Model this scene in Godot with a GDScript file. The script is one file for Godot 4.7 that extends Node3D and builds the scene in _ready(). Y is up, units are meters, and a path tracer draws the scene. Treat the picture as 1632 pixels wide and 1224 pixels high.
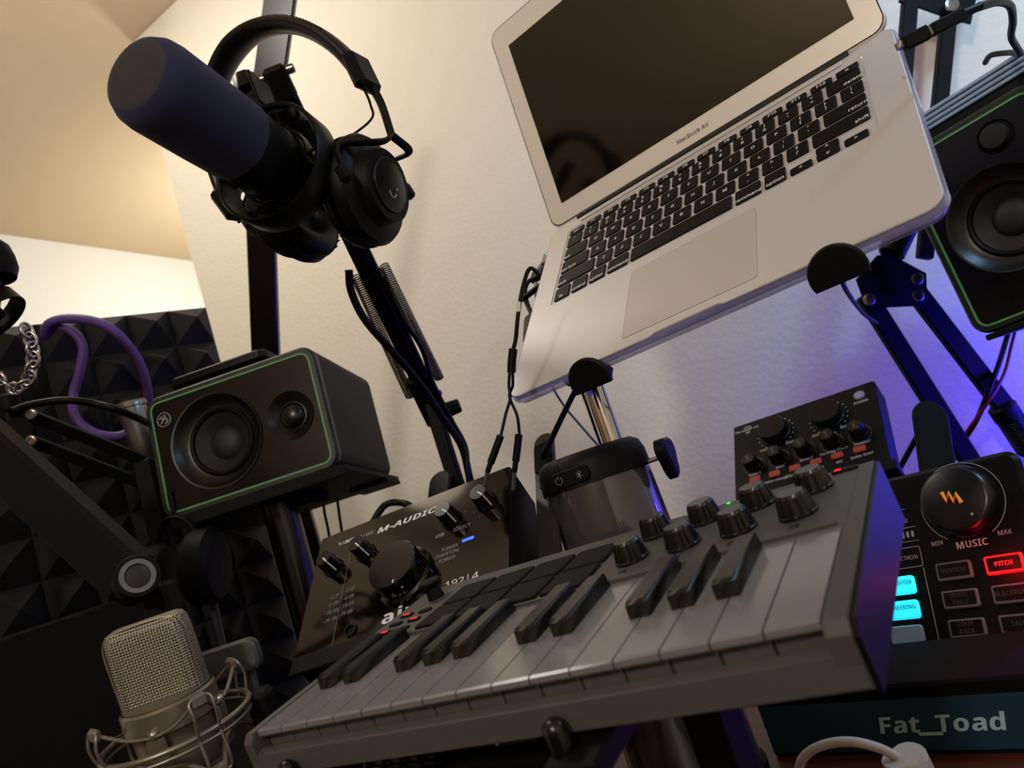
extends Node3D

var taken := {}
var mats := {}
var font_bold: SystemFont
var font_plain: SystemFont


# ---------------------------------------------------------------- naming
func numbered(called: String) -> String:
	if not taken.has(called):
		taken[called] = 0
		return called
	taken[called] += 1
	return "%s_%03d" % [called, taken[called]]


func thing(called: String, label: String, category: String, tf := Transform3D(), group := "") -> Node3D:
	var o := Node3D.new()
	o.name = numbered(called)
	add_child(o)
	o.transform = tf
	o.set_meta("label", label)
	o.set_meta("category", category)
	if group:
		o.set_meta("group", group)
	return o


func part(called: String, mesh: Mesh, m: Material, parent: Node3D, tf := Transform3D(), label := "") -> MeshInstance3D:
	var o := MeshInstance3D.new()
	o.name = called
	o.mesh = mesh
	if m:
		o.material_override = m
	parent.add_child(o, true)
	o.transform = tf
	if label:
		o.set_meta("label", label)
	return o


func single(called: String, mesh: Mesh, m: Material, label: String, category: String, tf := Transform3D(), group := "") -> MeshInstance3D:
	var o := part(numbered(called), mesh, m, self, tf)
	o.set_meta("label", label)
	o.set_meta("category", category)
	if group:
		o.set_meta("group", group)
	return o


func struct(called: String, mesh: Mesh, m: Material, tf := Transform3D()) -> MeshInstance3D:
	var o := part(called, mesh, m, self, tf)
	o.set_meta("kind", "structure")
	return o


func at(x: float, y: float, z: float) -> Transform3D:
	return Transform3D(Basis(), Vector3(x, y, z))


func along(a: Vector3, b: Vector3, side := Vector3.UP) -> Transform3D:
	# frame whose y axis runs from a to b, origin at a
	var y := (b - a).normalized()
	var x := side.cross(y)
	if x.length() < 0.01:
		x = Vector3.RIGHT.cross(y)
	if x.length() < 0.01:
		x = Vector3.BACK.cross(y)
	x = x.normalized()
	return Transform3D(Basis(x, y, x.cross(y)), a)


# ---------------------------------------------------------------- materials
func mat(key: String, c: Color, rough := 0.5, metal := 0.0) -> StandardMaterial3D:
	if mats.has(key):
		return mats[key]
	var m := StandardMaterial3D.new()
	m.albedo_color = c
	m.roughness = rough
	m.metallic = metal
	if c.v < 0.06 and rough >= 0.4:
		m.metallic_specular = 0.28   # matt black plastic
	mats[key] = m
	return m


func glow(key: String, c: Color, e: float) -> StandardMaterial3D:
	var m := mat(key, c, 0.5)
	m.emission_enabled = true
	m.emission = c
	m.emission_energy_multiplier = e
	return m


func noise_tex(sd: int, freq: float, normal: bool, strength := 2.0, lo := Color.BLACK, hi := Color.WHITE, octaves := 4) -> NoiseTexture2D:
	var n := FastNoiseLite.new()
	n.seed = sd
	n.frequency = freq
	n.fractal_octaves = octaves
	var t := NoiseTexture2D.new()
	t.width = 512
	t.height = 512
	t.seamless = true
	t.noise = n
	if normal:
		t.as_normal_map = true
		t.bump_strength = strength
	else:
		var g := Gradient.new()
		g.set_color(0, lo)
		g.set_color(1, hi)
		t.color_ramp = g
	return t


func rough_relief(m: StandardMaterial3D, sd: int, freq: float, strength: float, size: float, scale := 1.0) -> void:
	m.normal_enabled = true
	m.normal_texture = noise_tex(sd, freq, true, strength)
	m.normal_scale = scale
	m.uv1_triplanar = true
	m.uv1_world_triplanar = true
	m.uv1_scale = Vector3.ONE / size


func mottled(m: StandardMaterial3D, sd: int, freq: float, lo: Color, hi: Color) -> void:
	m.albedo_color = Color.WHITE
	m.albedo_texture = noise_tex(sd, freq, false, 1.0, lo, hi)
	m.uv1_triplanar = true


# ---------------------------------------------------------------- shapes
func loft(loops: Array, cap0 := true, cap1 := true, st: SurfaceTool = null, smooth := false) -> SurfaceTool:
	# rings run counter-clockwise seen from the last ring's side
	if st == null:
		st = SurfaceTool.new()
		st.begin(Mesh.PRIMITIVE_TRIANGLES)
	for i in loops.size() - 1:
		var p: PackedVector3Array = loops[i]
		var q: PackedVector3Array = loops[i + 1]
		st.set_smooth_group(1 if smooth else i + 1)
		var n := p.size()
		for j in n:
			var k := (j + 1) % n
			for v in [p[j], q[j], q[k], p[j], q[k], p[k]]:
				st.add_vertex(v)
	st.set_smooth_group(-1)
	if cap0:
		fan(st, loops[0], false)
	if cap1:
		fan(st, loops[loops.size() - 1], true)
	return st


func fan(st: SurfaceTool, ring: PackedVector3Array, up: bool) -> void:
	var c := Vector3.ZERO
	for v in ring:
		c += v
	c /= ring.size()
	for j in ring.size():
		var k := (j + 1) % ring.size()
		if up:
			for v in [c, ring[k], ring[j]]:
				st.add_vertex(v)
		else:
			for v in [c, ring[j], ring[k]]:
				st.add_vertex(v)


func done(st: SurfaceTool) -> ArrayMesh:
	st.generate_normals()
	return st.commit()


func rrect(w: float, h: float, r: float, z: float, seg := 4) -> PackedVector3Array:
	var out := PackedVector3Array()
	r = clampf(r, 0.00002, minf(w, h) / 2.0 - 0.00001)
	for c in [[1, 1, 0.0], [-1, 1, 90.0], [-1, -1, 180.0], [1, -1, 270.0]]:
		for i in seg + 1:
			var a := deg_to_rad(c[2] + 90.0 * i / seg)
			out.append(Vector3(c[0] * (w / 2 - r) + cos(a) * r, c[1] * (h / 2 - r) + sin(a) * r, z))
	return out


# slab facing +z: rounded outline, bevelled rims, centred in x and y, front at z = 0 and back at z = -d
func slab_loops(w: float, h: float, r: float, d: float, b: float, seg := 4) -> Array:
	return [rrect(w - 2 * b, h - 2 * b, r - b, -d, seg), rrect(w, h, r, -d + b, seg), rrect(w, h, r, -b, seg), rrect(w - 2 * b, h - 2 * b, r - b, 0, seg)]


func slab(w: float, h: float, r: float, d: float, b := 0.001, seg := 4) -> ArrayMesh:
	return done(loft(slab_loops(w, h, r, d, b, seg)))


func box(w: float, h: float, d: float, b := 0.001) -> ArrayMesh:
	# centred, chamfered on every edge
	var st := SurfaceTool.new()
	st.begin(Mesh.PRIMITIVE_TRIANGLES)
	add_box(st, Transform3D(), w, h, d, b)
	return done(st)


func add_box(st: SurfaceTool, tf: Transform3D, w: float, h: float, d: float, b := 0.001) -> void:
	b = minf(b, minf(w, minf(h, d)) * 0.49)
	var loops := [rrect(w - 2 * b, h - 2 * b, 0, -d / 2, 1), rrect(w, h, b, -d / 2 + b, 1), rrect(w, h, b, d / 2 - b, 1), rrect(w - 2 * b, h - 2 * b, 0, d / 2, 1)]
	for l in loops.size():
		var q: PackedVector3Array = loops[l]
		for i in q.size():
			q[i] = tf * q[i]
		loops[l] = q
	st.set_smooth_group(-1)
	for i in 3:
		var p: PackedVector3Array = loops[i]
		var q: PackedVector3Array = loops[i + 1]
		for j in p.size():
			var k := (j + 1) % p.size()
			for v in [p[j], q[j], q[k], p[j], q[k], p[k]]:
				st.add_vertex(v)
	fan(st, loops[0], false)
	fan(st, loops[3], true)


func outline(poly: PackedVector2Array, d: float, b := 0.0006) -> ArrayMesh:
	# polygon (counter-clockwise) facing +z, thickness d behind z = 0
	var inner: Array = Geometry2D.offset_polygon(poly, -b, Geometry2D.JOIN_MITER)
	var st := SurfaceTool.new()
	st.begin(Mesh.PRIMITIVE_TRIANGLES)
	var small: PackedVector2Array = inner[0] if inner.size() == 1 and inner[0].size() == poly.size() else poly
	var shift := 0
	if small != poly:
		var best := 1e9
		for i in small.size():
			if small[i].distance_to(poly[0]) < best:
				best = small[i].distance_to(poly[0])
				shift = i
	var n := poly.size()
	var rings := []
	for l in [[small, -d, shift], [poly, -d + b, 0], [poly, -b, 0], [small, 0.0, shift]]:
		var ring := PackedVector3Array()
		for i in n:
			var v: Vector2 = l[0][(i + l[2]) % n]
			ring.append(Vector3(v.x, v.y, l[1]))
		rings.append(ring)
	st.set_smooth_group(-1)
	for i in 3:
		for j in n:
			var k := (j + 1) % n
			for v in [rings[i][j], rings[i + 1][j], rings[i + 1][k], rings[i][j], rings[i + 1][k], rings[i][k]]:
				st.add_vertex(v)
	var tri := Geometry2D.triangulate_polygon(poly)
	for i in range(0, tri.size(), 3):
		for o in [0, 2, 1]:
			st.add_vertex(rings[3][tri[i + o]])
		for o in [0, 1, 2]:
			st.add_vertex(rings[0][tri[i + o]])
	return done(st)


# profile of (radius, height) turned about the y axis
func lathe_into(st: SurfaceTool, prof: Array, seg := 32, tf := Transform3D(), squash := 1.0) -> SurfaceTool:
	if st == null:
		st = SurfaceTool.new()
		st.begin(Mesh.PRIMITIVE_TRIANGLES)
	var grp := 1
	for i in prof.size() - 1:
		if i > 0:
			var d0: Vector2 = prof[i] - prof[i - 1]
			var d1: Vector2 = prof[i + 1] - prof[i]
			if absf(d0.angle_to(d1)) > 0.7:
				grp += 1
		st.set_smooth_group(grp)
		for j in seg:
			var a0 := TAU * j / seg
			var a1 := TAU * (j + 1) / seg
			var r0: float = prof[i].x
			var r1: float = prof[i + 1].x
			var p0 := tf * Vector3(r0 * sin(a0), prof[i].y, r0 * cos(a0) * squash)
			var p1 := tf * Vector3(r0 * sin(a1), prof[i].y, r0 * cos(a1) * squash)
			var q0 := tf * Vector3(r1 * sin(a0), prof[i + 1].y, r1 * cos(a0) * squash)
			var q1 := tf * Vector3(r1 * sin(a1), prof[i + 1].y, r1 * cos(a1) * squash)
			if r1 > 1e-6:
				for v in [p0, q0, q1]:
					st.add_vertex(v)
			if r0 > 1e-6:
				for v in [p0, q1, p1]:
					st.add_vertex(v)
	return st


func lathe(prof: Array, seg := 32, squash := 1.0) -> ArrayMesh:
	return done(lathe_into(null, prof, seg, Transform3D(), squash))


func rod(r: float, h: float, b := 0.0008, seg := 24) -> ArrayMesh:
	# upright cylinder from y = 0 to h with rounded rims
	return lathe([Vector2(0, 0), Vector2(r - b, 0), Vector2(r, b), Vector2(r, h - b), Vector2(r - b, h), Vector2(0, h)], seg)


func smooth_path(pts: Array, sub := 8, closed := false) -> PackedVector3Array:
	var out := PackedVector3Array()
	var n := pts.size()
	var last := n if closed else n - 1
	for i in last:
		var p1: Vector3 = pts[i]
		var p2: Vector3 = pts[(i + 1) % n]
		var p0: Vector3 = pts[(i - 1 + n) % n] if closed or i > 0 else p1 * 2 - p2
		var p3: Vector3 = pts[(i + 2) % n] if closed or i < n - 2 else p2 * 2 - p1
		for s in sub:
			var t := float(s) / sub
			out.append(0.5 * (2 * p1 + (p2 - p0) * t + (2 * p0 - 5 * p1 + 4 * p2 - p3) * t * t + (3 * p1 - p0 - 3 * p2 + p3) * t * t * t))
	if not closed:
		out.append(pts[n - 1])
	return out


func tube_into(st: SurfaceTool, path: PackedVector3Array, r: float, seg := 8, closed := false, flat := 1.0) -> SurfaceTool:
	if st == null:
		st = SurfaceTool.new()
		st.begin(Mesh.PRIMITIVE_TRIANGLES)
	var n := path.size()
	var rings := []
	var x := Vector3.ZERO
	for i in n:
		var a: Vector3 = path[(i - 1 + n) % n] if closed or i > 0 else path[0]
		var b: Vector3 = path[(i + 1) % n] if closed or i < n - 1 else path[n - 1]
		var t := (b - a).normalized()
		if x == Vector3.ZERO:
			x = t.cross(Vector3.UP)
			if x.length() < 0.1:
				x = t.cross(Vector3.RIGHT)
		x = (x - t * x.dot(t)).normalized()
		var y := t.cross(x)
		var ring := PackedVector3Array()
		for j in seg:
			var g := TAU * j / seg
			ring.append(path[i] + x * cos(g) * r + y * sin(g) * r * flat)
		rings.append(ring)
	if closed:
		rings.append(rings[0])
	return loft(rings, not closed, not closed, st, true)


func tube(pts: Array, r: float, sub := 8, seg := 8, closed := false, flat := 1.0) -> ArrayMesh:
	return done(tube_into(null, smooth_path(pts, sub, closed), r, seg, closed, flat))


func ball_into(st: SurfaceTool, c: Vector3, r: float, seg := 12) -> SurfaceTool:
	var prof := []
	for i in 9:
		var a := PI * i / 8 - PI / 2
		prof.append(Vector2(cos(a) * r if i > 0 and i < 8 else 0.0, sin(a) * r))
	return lathe_into(st, prof, seg, Transform3D(Basis(), c))


func spring(a: Vector3, b: Vector3, r: float, wire: float, turns: int) -> ArrayMesh:
	var tf := along(a, b)
	var l := a.distance_to(b)
	var path := PackedVector3Array()
	for i in turns * 10 + 1:
		var g := TAU * i / 10.0
		path.append(tf * Vector3(cos(g) * r, l * i / (turns * 10.0), sin(g) * r))
	return done(tube_into(null, path, wire, 5))


func knob_mesh(r0: float, r1: float, h: float, flutes: int, dent: float) -> ArrayMesh:
	# fluted knob standing on y = 0
	var n := flutes * 4
	var rings := []
	for l in [[r0, 0.0, 0.0], [r0, h * 0.12, 0.0], [r0 * 0.97, h * 0.16, dent], [r1, h - 0.0015, dent], [r1 - 0.0012, h, dent * 0.5]]:
		var ring := PackedVector3Array()
		for j in n:
			var a := TAU * j / n
			var k := 1.0 if j % 4 < 2 else 1.0 - float(l[2])
			ring.append(Vector3(sin(a) * l[0] * k, l[1], cos(a) * l[0] * k))
		rings.append(ring)
	return done(loft(rings))


func text_mesh(s: String, height: float, width := 0.0, bold := true, depth := 0.0003) -> TextMesh:
	var t := TextMesh.new()
	t.text = s
	t.font = font_bold if bold else font_plain
	t.font_size = 48
	t.pixel_size = height / 35.0
	t.depth = depth
	t.curve_step = 1.0
	return t


func write(parent: Node3D, s: String, height: float, m: Material, tf: Transform3D, width := 0.0, bold := true, called := "lettering", slant := 0.0) -> MeshInstance3D:
	var t := text_mesh(s, height, width, bold)
	var b := tf.basis
	if width > 0.0:
		var w := t.get_aabb().size.x
		if w > 0.0001:
			b.x *= width / w
	if slant != 0.0:
		b.y += b.x.normalized() * slant
	return part(called, t, m, parent, Transform3D(b, tf.origin))


var face_up := Basis(Vector3(1, 0, 0), Vector3(0, 0, -1), Vector3(0, 1, 0))      # +z of a shape points up
var face_front := Basis(Vector3(1, 0, 0), Vector3(0, 0, 1), Vector3(0, -1, 0))   # +y of a shape points to +z

const TOWARD := Vector3(0.6, -0.15, 0.79)
const DESK := 0.745
var house := Transform3D(Basis(Vector3.UP, deg_to_rad(9.2)), Vector3(-1.544, 0, -0.978))


func _ready() -> void:
	font_bold = SystemFont.new()
	font_bold.font_names = PackedStringArray(["Droid Sans"])
	font_bold.font_weight = 700
	font_plain = SystemFont.new()
	font_plain.font_names = PackedStringArray(["Droid Sans"])

	# camera
	var cam := Camera3D.new()
	cam.name = "camera"
	cam.fov = 54.04
	cam.near = 0.02
	cam.transform = Transform3D(Basis(Vector3(0.72605, -0.31365, -0.61194), Vector3(0.33943, 0.93741, -0.07775), Vector3(0.59802, -0.15126, 0.78708)), Vector3(0.0000, 1.0000, 0.0000))
	var eye := CameraAttributesPhysical.new()
	eye.frustum_focal_length = 23.53
	eye.frustum_near = 0.02
	eye.frustum_far = 50.0
	eye.frustum_focus_distance = 0.56
	eye.exposure_aperture = 9.0
	cam.attributes = eye
	cam.fov = 54.04
	add_child(cam)

	# air
	var we := WorldEnvironment.new()
	we.name = "world_environment"
	var env := Environment.new()
	env.background_mode = Environment.BG_COLOR
	env.background_color = Color(0.05, 0.05, 0.06)
	env.tonemap_mode = Environment.TONE_MAPPER_LINEAR
	env.tonemap_exposure = 1.2
	env.sdfgi_enabled = true
	env.ssao_enabled = true
	env.ssil_enabled = true
	we.environment = env
	add_child(we)

	lights()
	room()
	furniture()
	laptop_and_stand()
	speakers()
	audio_interface()
	keyboard()
	sound_card()
	podcast_mixer()
	dynamic_mic()
	headphones()
	condenser_mic()
	arms()
	left_corner()
	cables()
	small_things()


# ---------------------------------------------------------------- light
func lights() -> void:
	# three unseen warm globes, placed for the light they give: one over the desk, one behind the viewer, one in the space behind the end of the back wall
	pendant(Vector3(0.3, 1.85, 1.2), "unseen warm globe lamp right of the viewer, placed to light the keyboard front", 0.85)
	pendant(Vector3(-1.15, 2.2, -0.42), "unseen warm globe lamp above the left desk end, placed to light the upper wall", 0.34, true)
	pendant(house * Vector3(-0.35, 1.95, -0.75), "unseen warm globe lamp behind the back wall end, placed to light the far wall and ceiling", 0.42)
	# unseen cool white panel, outside the picture, placed to light the right wall
	var lt := Transform3D(Basis(), Vector3(0.42, 1.62, -0.72)).looking_at(Vector3(-0.05, 1.3, -1.2), Vector3.UP)
	panel("unseen_cool_panel", "unseen cool white panel lamp, out of view, placed to light the right wall", lt, 0.18, 0.12, Color(0.62, 0.82, 1.0), 2.0, 0.36)
	# unseen violet bar, outside the picture, placed to tint the wall behind the desk
	var bt := Transform3D(Basis(), Vector3(0.1, 0.87, -1.15)).looking_at(Vector3(-0.7, 1.0, -1.05), Vector3.UP)
	panel("unseen_violet_bar", "unseen upright violet lamp, out of view, placed to tint the wall", bt, 0.04, 0.2, Color(0.2, 0.12, 1.0), 3.0, 0.3)


func pendant(p: Vector3, label: String, energy: float, shaded := false) -> void:
	var t := thing("unseen_pendant_lamp", label, "lamp", at(p.x, p.y, p.z))
	part("globe", done(ball_into(null, Vector3.ZERO, 0.1, 24)), glow("globe", Color(1.0, 0.9, 0.74), 3.0), t)
	part("cord", rod(0.004, 2.36 - p.y - 0.09), mat("black_plastic", Color(0.035, 0.035, 0.038), 0.55), t, at(0, 0.09, 0))
	part("ceiling_rose", lathe([Vector2(0, 0), Vector2(0.05, 0), Vector2(0.06, 0.04), Vector2(0, 0.04)]), mat("white_plastic", Color(0.85, 0.84, 0.82), 0.4), t, at(0, 2.36 - p.y, 0))
	if shaded:  # unseen shade, keeps this lamp from lighting the ceiling above it
		part("shade", lathe([Vector2(0.03, 0.14), Vector2(0.1, 0.132), Vector2(0.145, 0.10), Vector2(0.16, 0.05), Vector2(0.163, 0.05), Vector2(0.148, 0.103), Vector2(0.102, 0.136), Vector2(0.0, 0.145)], 40), mat("shade_metal", Color(0.5, 0.46, 0.4), 0.5, 0.4), t)
	var l := OmniLight3D.new()
	l.name = "unseen_pendant_light"
	l.light_color = Color(1.0, 0.985, 0.955)
	l.light_energy = energy
	l.light_size = 0.1
	l.omni_range = 12.0
	l.omni_attenuation = 2.0
	l.shadow_enabled = true
	l.position = p
	add_child(l, true)


func panel(called: String, label: String, tf: Transform3D, w: float, h: float, c: Color, shine: float, energy: float) -> void:
	# the lamp shines along its local -z
	var t := thing(called, label, "lamp", tf)
	var turn := Basis(Vector3.UP, PI)
	part("housing", slab(w + 0.02, h + 0.02, 0.008, 0.02, 0.002), mat("black_plastic", Color(0.035, 0.035, 0.038), 0.55), t, Transform3D(turn, Vector3(0, 0, 0)))
	part("diffuser", slab(w, h, 0.004, 0.002, 0.0004), glow(called + "_glow", c, shine), t, Transform3D(turn, Vector3(0, 0, -0.001)))
	var drop := tf.origin.y - h / 2 - 0.01 - DESK
	part("stem", rod(0.006, drop), mat("black_plastic", Color.BLACK), t, Transform3D(tf.basis.inverse(), tf.basis.inverse() * Vector3(0, -h / 2 - 0.01 - drop, 0) + Vector3(0, 0, 0.01)))
	part("foot", rod(0.05, 0.008, 0.002), mat("black_plastic", Color.BLACK), t, Transform3D(tf.basis.inverse(), tf.basis.inverse() * Vector3(0, -h / 2 - 0.01 - drop, 0) + Vector3(0, 0, 0.01)))
	var l := AreaLight3D.new()
	l.name = called + "_light"
	l.area_size = Vector2(w, h)
	l.light_color = c
	l.light_energy = energy
	l.shadow_enabled = true
	l.transform = tf * Transform3D(Basis(), Vector3(0, 0, -0.006))
	add_child(l)


# ---------------------------------------------------------------- room
func room() -> void:
	var cream := mat("cream_paint", Color(0.88, 0.845, 0.775), 0.75)
	rough_relief(cream, 3, 0.045, 3.0, 0.3, 0.35)
	var white := mat("white_paint", Color(0.9, 0.9, 0.88), 0.8)
	var tan := mat("tan_plaster", Color(0.8, 0.71, 0.58), 0.85)
	rough_relief(tan, 9, 0.012, 2.0, 0.9, 0.15)
	var brown := mat("brown_wall", Color(0.5, 0.4, 0.31), 0.85)
	struct("wall_back", box(2.76, 2.4, 0.12, 0.003), cream, house * at(1.38, 1.2, -0.06))
	struct("wall_left", box(0.12, 2.4, 4.9, 0.002), white, house * at(-1.10, 1.2, 0.55))
	struct("wall_far", box(3.9, 2.4, 0.12, 0.002), white, house * at(0.8, 1.2, -1.9))
	struct("wall_right", box(0.12, 2.4, 4.9, 0.002), cream, house * at(2.7, 1.2, 0.55))
	struct("wall_front", box(3.9, 2.4, 0.12, 0.002), brown, house * at(0.8, 1.2, 2.9))
	struct("ceiling", box(4.1, 0.1, 5.1, 0.002), tan, house * at(0.8, 2.45, 0.5))
	var fl := mat("floor_carpet", Color(0.2, 0.18, 0.17), 0.95)
	struct("floor", box(4.1, 0.1, 5.1, 0.002), fl, house * at(0.8, -0.05, 0.5))


func furniture() -> void:
	var wood := mat("desk_wood", Color(1, 1, 1), 0.4)
	wood.albedo_texture = wood_tex()
	wood.uv1_triplanar = true
	wood.uv1_scale = Vector3(1.6, 1.6, 1.6)
	var t := thing("desk", "reddish brown wooden desk under all the equipment", "desk", house * at(1.08, 0, 0.52))
	part("desk_top", box(1.9, 0.03, 0.98, 0.003), wood, t, at(0, DESK - 0.015, 0))
	for s in [[-1, -1], [1, -1], [-1, 1], [1, 1]]:
		part("leg", box(0.05, DESK - 0.03, 0.05, 0.003), wood, t, at(s[0] * 0.9, (DESK - 0.03) / 2, s[1] * 0.44))


func wood_tex() -> ImageTexture:
	var im := Image.create(256, 256, false, Image.FORMAT_RGB8)
	var n := FastNoiseLite.new()
	n.seed = 5
	n.frequency = 0.02
	for y in 256:
		for x in 256:
			var v := n.get_noise_2d(x * 0.5, y * 7.0) * 0.5 + 0.5
			var w := n.get_noise_2d(x * 2.0 + 900, y * 40.0) * 0.5 + 0.5
			im.set_pixel(x, y, Color(0.22, 0.10, 0.055).lerp(Color(0.40, 0.20, 0.11), clampf(v * 0.7 + w * 0.3, 0, 1)))
	return ImageTexture.create_from_image(im)


# ---------------------------------------------------------------- laptop
func laptop_ring(w: float, h: float, r: float, z: float, cy: float, notch: float) -> PackedVector3Array:
	var base := rrect(w, h, r, z, 6)
	var out := PackedVector3Array()
	for i in base.size():
		if i == 21:
			for e in [[-0.0285, 0.0], [-0.0245, notch], [0.0245, notch], [0.0285, 0.0]]:
				out.append(Vector3(e[0], -h / 2 + e[1] + cy, z))
		out.append(base[i] + Vector3(0, cy, 0))
	return out


func laptop_and_stand() -> void:
	var alu := mat("aluminium", Color(0.79, 0.775, 0.775), 0.45, 0.4)
	var bezel := mat("bezel_aluminium", Color(0.9, 0.88, 0.85), 0.38, 0.2)
	var key_m := mat("laptop_key", Color(0.035, 0.033, 0.035), 0.42)
	var gap := mat("dark_gap", Color(0.02, 0.02, 0.02), 0.6)
	var ink := mat("key_ink", Color(0.85, 0.85, 0.85), 0.5)
	var t := thing("laptop", "open silver laptop with black keys and dark switched-off screen", "laptop", Transform3D(Basis(Vector3(1.00000, 0.00000, 0.00000), Vector3(0.00000, 0.69088, 0.72297), Vector3(0.00000, -0.72297, 0.69088)), Vector3(-0.2016, 1.0792, -0.4674)))
	var c := 0.1135
	var wy := 0.153 - c
	var loops := [laptop_ring(0.316, 0.218, 0.010, -0.0085, 0, 0.0), laptop_ring(0.3235, 0.2255, 0.0115, -0.005, 0, 0.0012), laptop_ring(0.325, 0.227, 0.012, -0.0007, 0, 0.0022), laptop_ring(0.324, 0.226, 0.0115, 0, 0, 0.0022), laptop_ring(0.279, 0.1085, 0.003, 0, wy, 0.0), laptop_ring(0.2775, 0.107, 0.003, -0.0009, wy, 0.0)]
	part("base", done(loft(loops)), alu, t, Transform3D(face_up, Vector3(0, 0, -c)))
	# clear plastic cover around the bottom
	var clear := mat("clear_cover", Color(0.72, 0.74, 0.95, 0.45), 0.08)
	clear.transparency = BaseMaterial3D.TRANSPARENCY_ALPHA
	var shell := [laptop_ring(0.3285, 0.2305, 0.014, -0.0012, 0, 0.0015), laptop_ring(0.3285, 0.2305, 0.014, -0.0065, 0, 0.0015), laptop_ring(0.324, 0.226, 0.012, -0.0105, 0, 0.0), laptop_ring(0.321, 0.223, 0.011, -0.0098, 0, 0.0), laptop_ring(0.3255, 0.2275, 0.0125, -0.0063, 0, 0.0015), laptop_ring(0.326, 0.228, 0.0125, -0.0012, 0, 0.0015)]
	shell.reverse()
	part("clear_cover", done(loft(shell, false, false)), clear, t, Transform3D(face_up, Vector3(0, 0, -c)), "clear plastic cover around the laptop base")
	part("trackpad_gap", slab(0.1056, 0.0766, 0.003, 0.0004, 0.0001), mat("pad_gap", Color(0.25, 0.24, 0.23), 0.6), t, Transform3D(face_up, Vector3(0, 0.0001, -0.0485)))
	part("trackpad", slab(0.1050, 0.0760, 0.0028, 0.0004, 0.0001), mat("trackpad", Color(0.76, 0.74, 0.73), 0.35, 0.35), t, Transform3D(face_up, Vector3(0, 0.0002, -0.0485)))
	# keys: rows from the front to the back
	var rows := [
		[["fn", 16.0], ["control", 16.0], ["option", 16.0], ["command", 20.0], ["", 90.0], ["command", 20.0], ["option", 16.0], ["arrows", 0.0]],
		[["shift", 39.5], ["Z", 16.0], ["X", 16.0], ["C", 16.0], ["V", 16.0], ["B", 16.0], ["N", 16.0], ["M", 16.0], ["<\n,", 16.0], [">\n.", 16.0], ["?\n/", 16.0], ["shift", 39.5]],
		[["caps lock", 30.0], ["A", 16.0], ["S", 16.0], ["D", 16.0], ["F", 16.0], ["G", 16.0], ["H", 16.0], ["J", 16.0], ["K", 16.0], ["L", 16.0], [":\n;", 16.0], ["\"\n'", 16.0], ["return", 30.0]],
		[["tab", 25.0], ["Q", 16.0], ["W", 16.0], ["E", 16.0], ["R", 16.0], ["T", 16.0], ["Y", 16.0], ["U", 16.0], ["I", 16.0], ["O", 16.0], ["P", 16.0], ["{\n[", 16.0], ["}\n]", 16.0], ["|\n\\", 16.0]],
		[["~\n`", 16.0], ["!\n1", 16.0], ["@\n2", 16.0], ["#\n3", 16.0], ["$\n4", 16.0], ["%\n5", 16.0], ["^\n6", 16.0], ["&\n7", 16.0], ["*\n8", 16.0], ["(\n9", 16.0], [")\n0", 16.0], ["_\n-", 16.0], ["+\n=", 16.0], ["delete", 25.0]],
		[["esc", 16.64], ["F1", 16.64], ["F2", 16.64], ["F3", 16.64], ["F4", 16.64], ["F5", 16.64], ["F6", 16.64], ["F7", 16.64], ["F8", 16.64], ["F9", 16.64], ["F10", 16.64], ["F11", 16.64], ["F12", 16.64], ["o", 16.64]]]
	var shapes := {}
	var y0 := 0.1014
	for r in rows.size():
		var kh := 0.0158 if r < 5 else 0.0078
		var x := -0.136
		var cy := y0 + kh / 2
		for k in rows[r]:
			var w: float = k[1] / 1000.0
			if k[0] == "arrows":
				for a in [["<", 0.0, 0.0], ["^", 1.0, 0.004], ["v", 1.0, -0.004], [">", 2.0, 0.0]]:
					var dz: float = -0.004 if a[1] != 1.0 else a[2]
					laptop_key(t, shapes, a[0], 0.016, 0.0076, x + a[1] * 0.019 + 0.008, cy + dz, key_m, ink)
			else:
				laptop_key(t, shapes, k[0], w, kh, x + w / 2, cy, key_m, ink)
			x += w + 0.003
		y0 += kh + 0.0030 if r < 4 else kh + 0.0023
	# hinge and lid
	part("hinge", rod(0.0042, 0.262, 0.0005), mat("hinge_dark", Color(0.10, 0.10, 0.10), 0.5, 0.3), t, Transform3D(Basis(Vector3(0, 1, 0), Vector3(1, 0, 0), Vector3(0, 0, -1)), Vector3(-0.131, -0.0015, -0.2225)))
	part("hinge_cover", box(0.25, 0.0016, 0.0048, 0.0006), alu, t, at(0, 0.0006, -0.2128))
	var a := deg_to_rad(138.4)
	var lid_tf := Transform3D(Basis(Vector3.RIGHT, Vector3(0, sin(a), cos(a)), Vector3(0, -cos(a), sin(a))), Vector3(0, -0.0008, -0.2245))
	var lid := part("lid", slab(0.325, 0.2262, 0.0125, 0.0052, 0.001, 6), alu, t, lid_tf * at(0, 0.1131, 0.0008))
	part("gasket", slab(0.3222, 0.2234, 0.0112, 0.0006, 0.0001, 6), gap, lid, at(0, 0, 0.0003))
	part("screen_frame", slab(0.3206, 0.2218, 0.0104, 0.0006, 0.0001, 6), bezel, lid, at(0, 0, 0.0006), "bright aluminium frame around the screen")
	var glass := mat("dark_screen", Color(0.012, 0.011, 0.011), 0.09)
	glass.metallic_specular = 1.0
	part("screen", slab(0.2864, 0.1794, 0.0004, 0.0006, 0.0001), glass, lid, at(0, 0.1102 - 0.1131, 0.0009), "dark glossy screen")
	write(lid, "MacBook Air", 0.0032, mat("grey_print", Color(0.2, 0.19, 0.18), 0.6), at(0, 0.0106 - 0.1131, 0.00075), 0.031, false)
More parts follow.
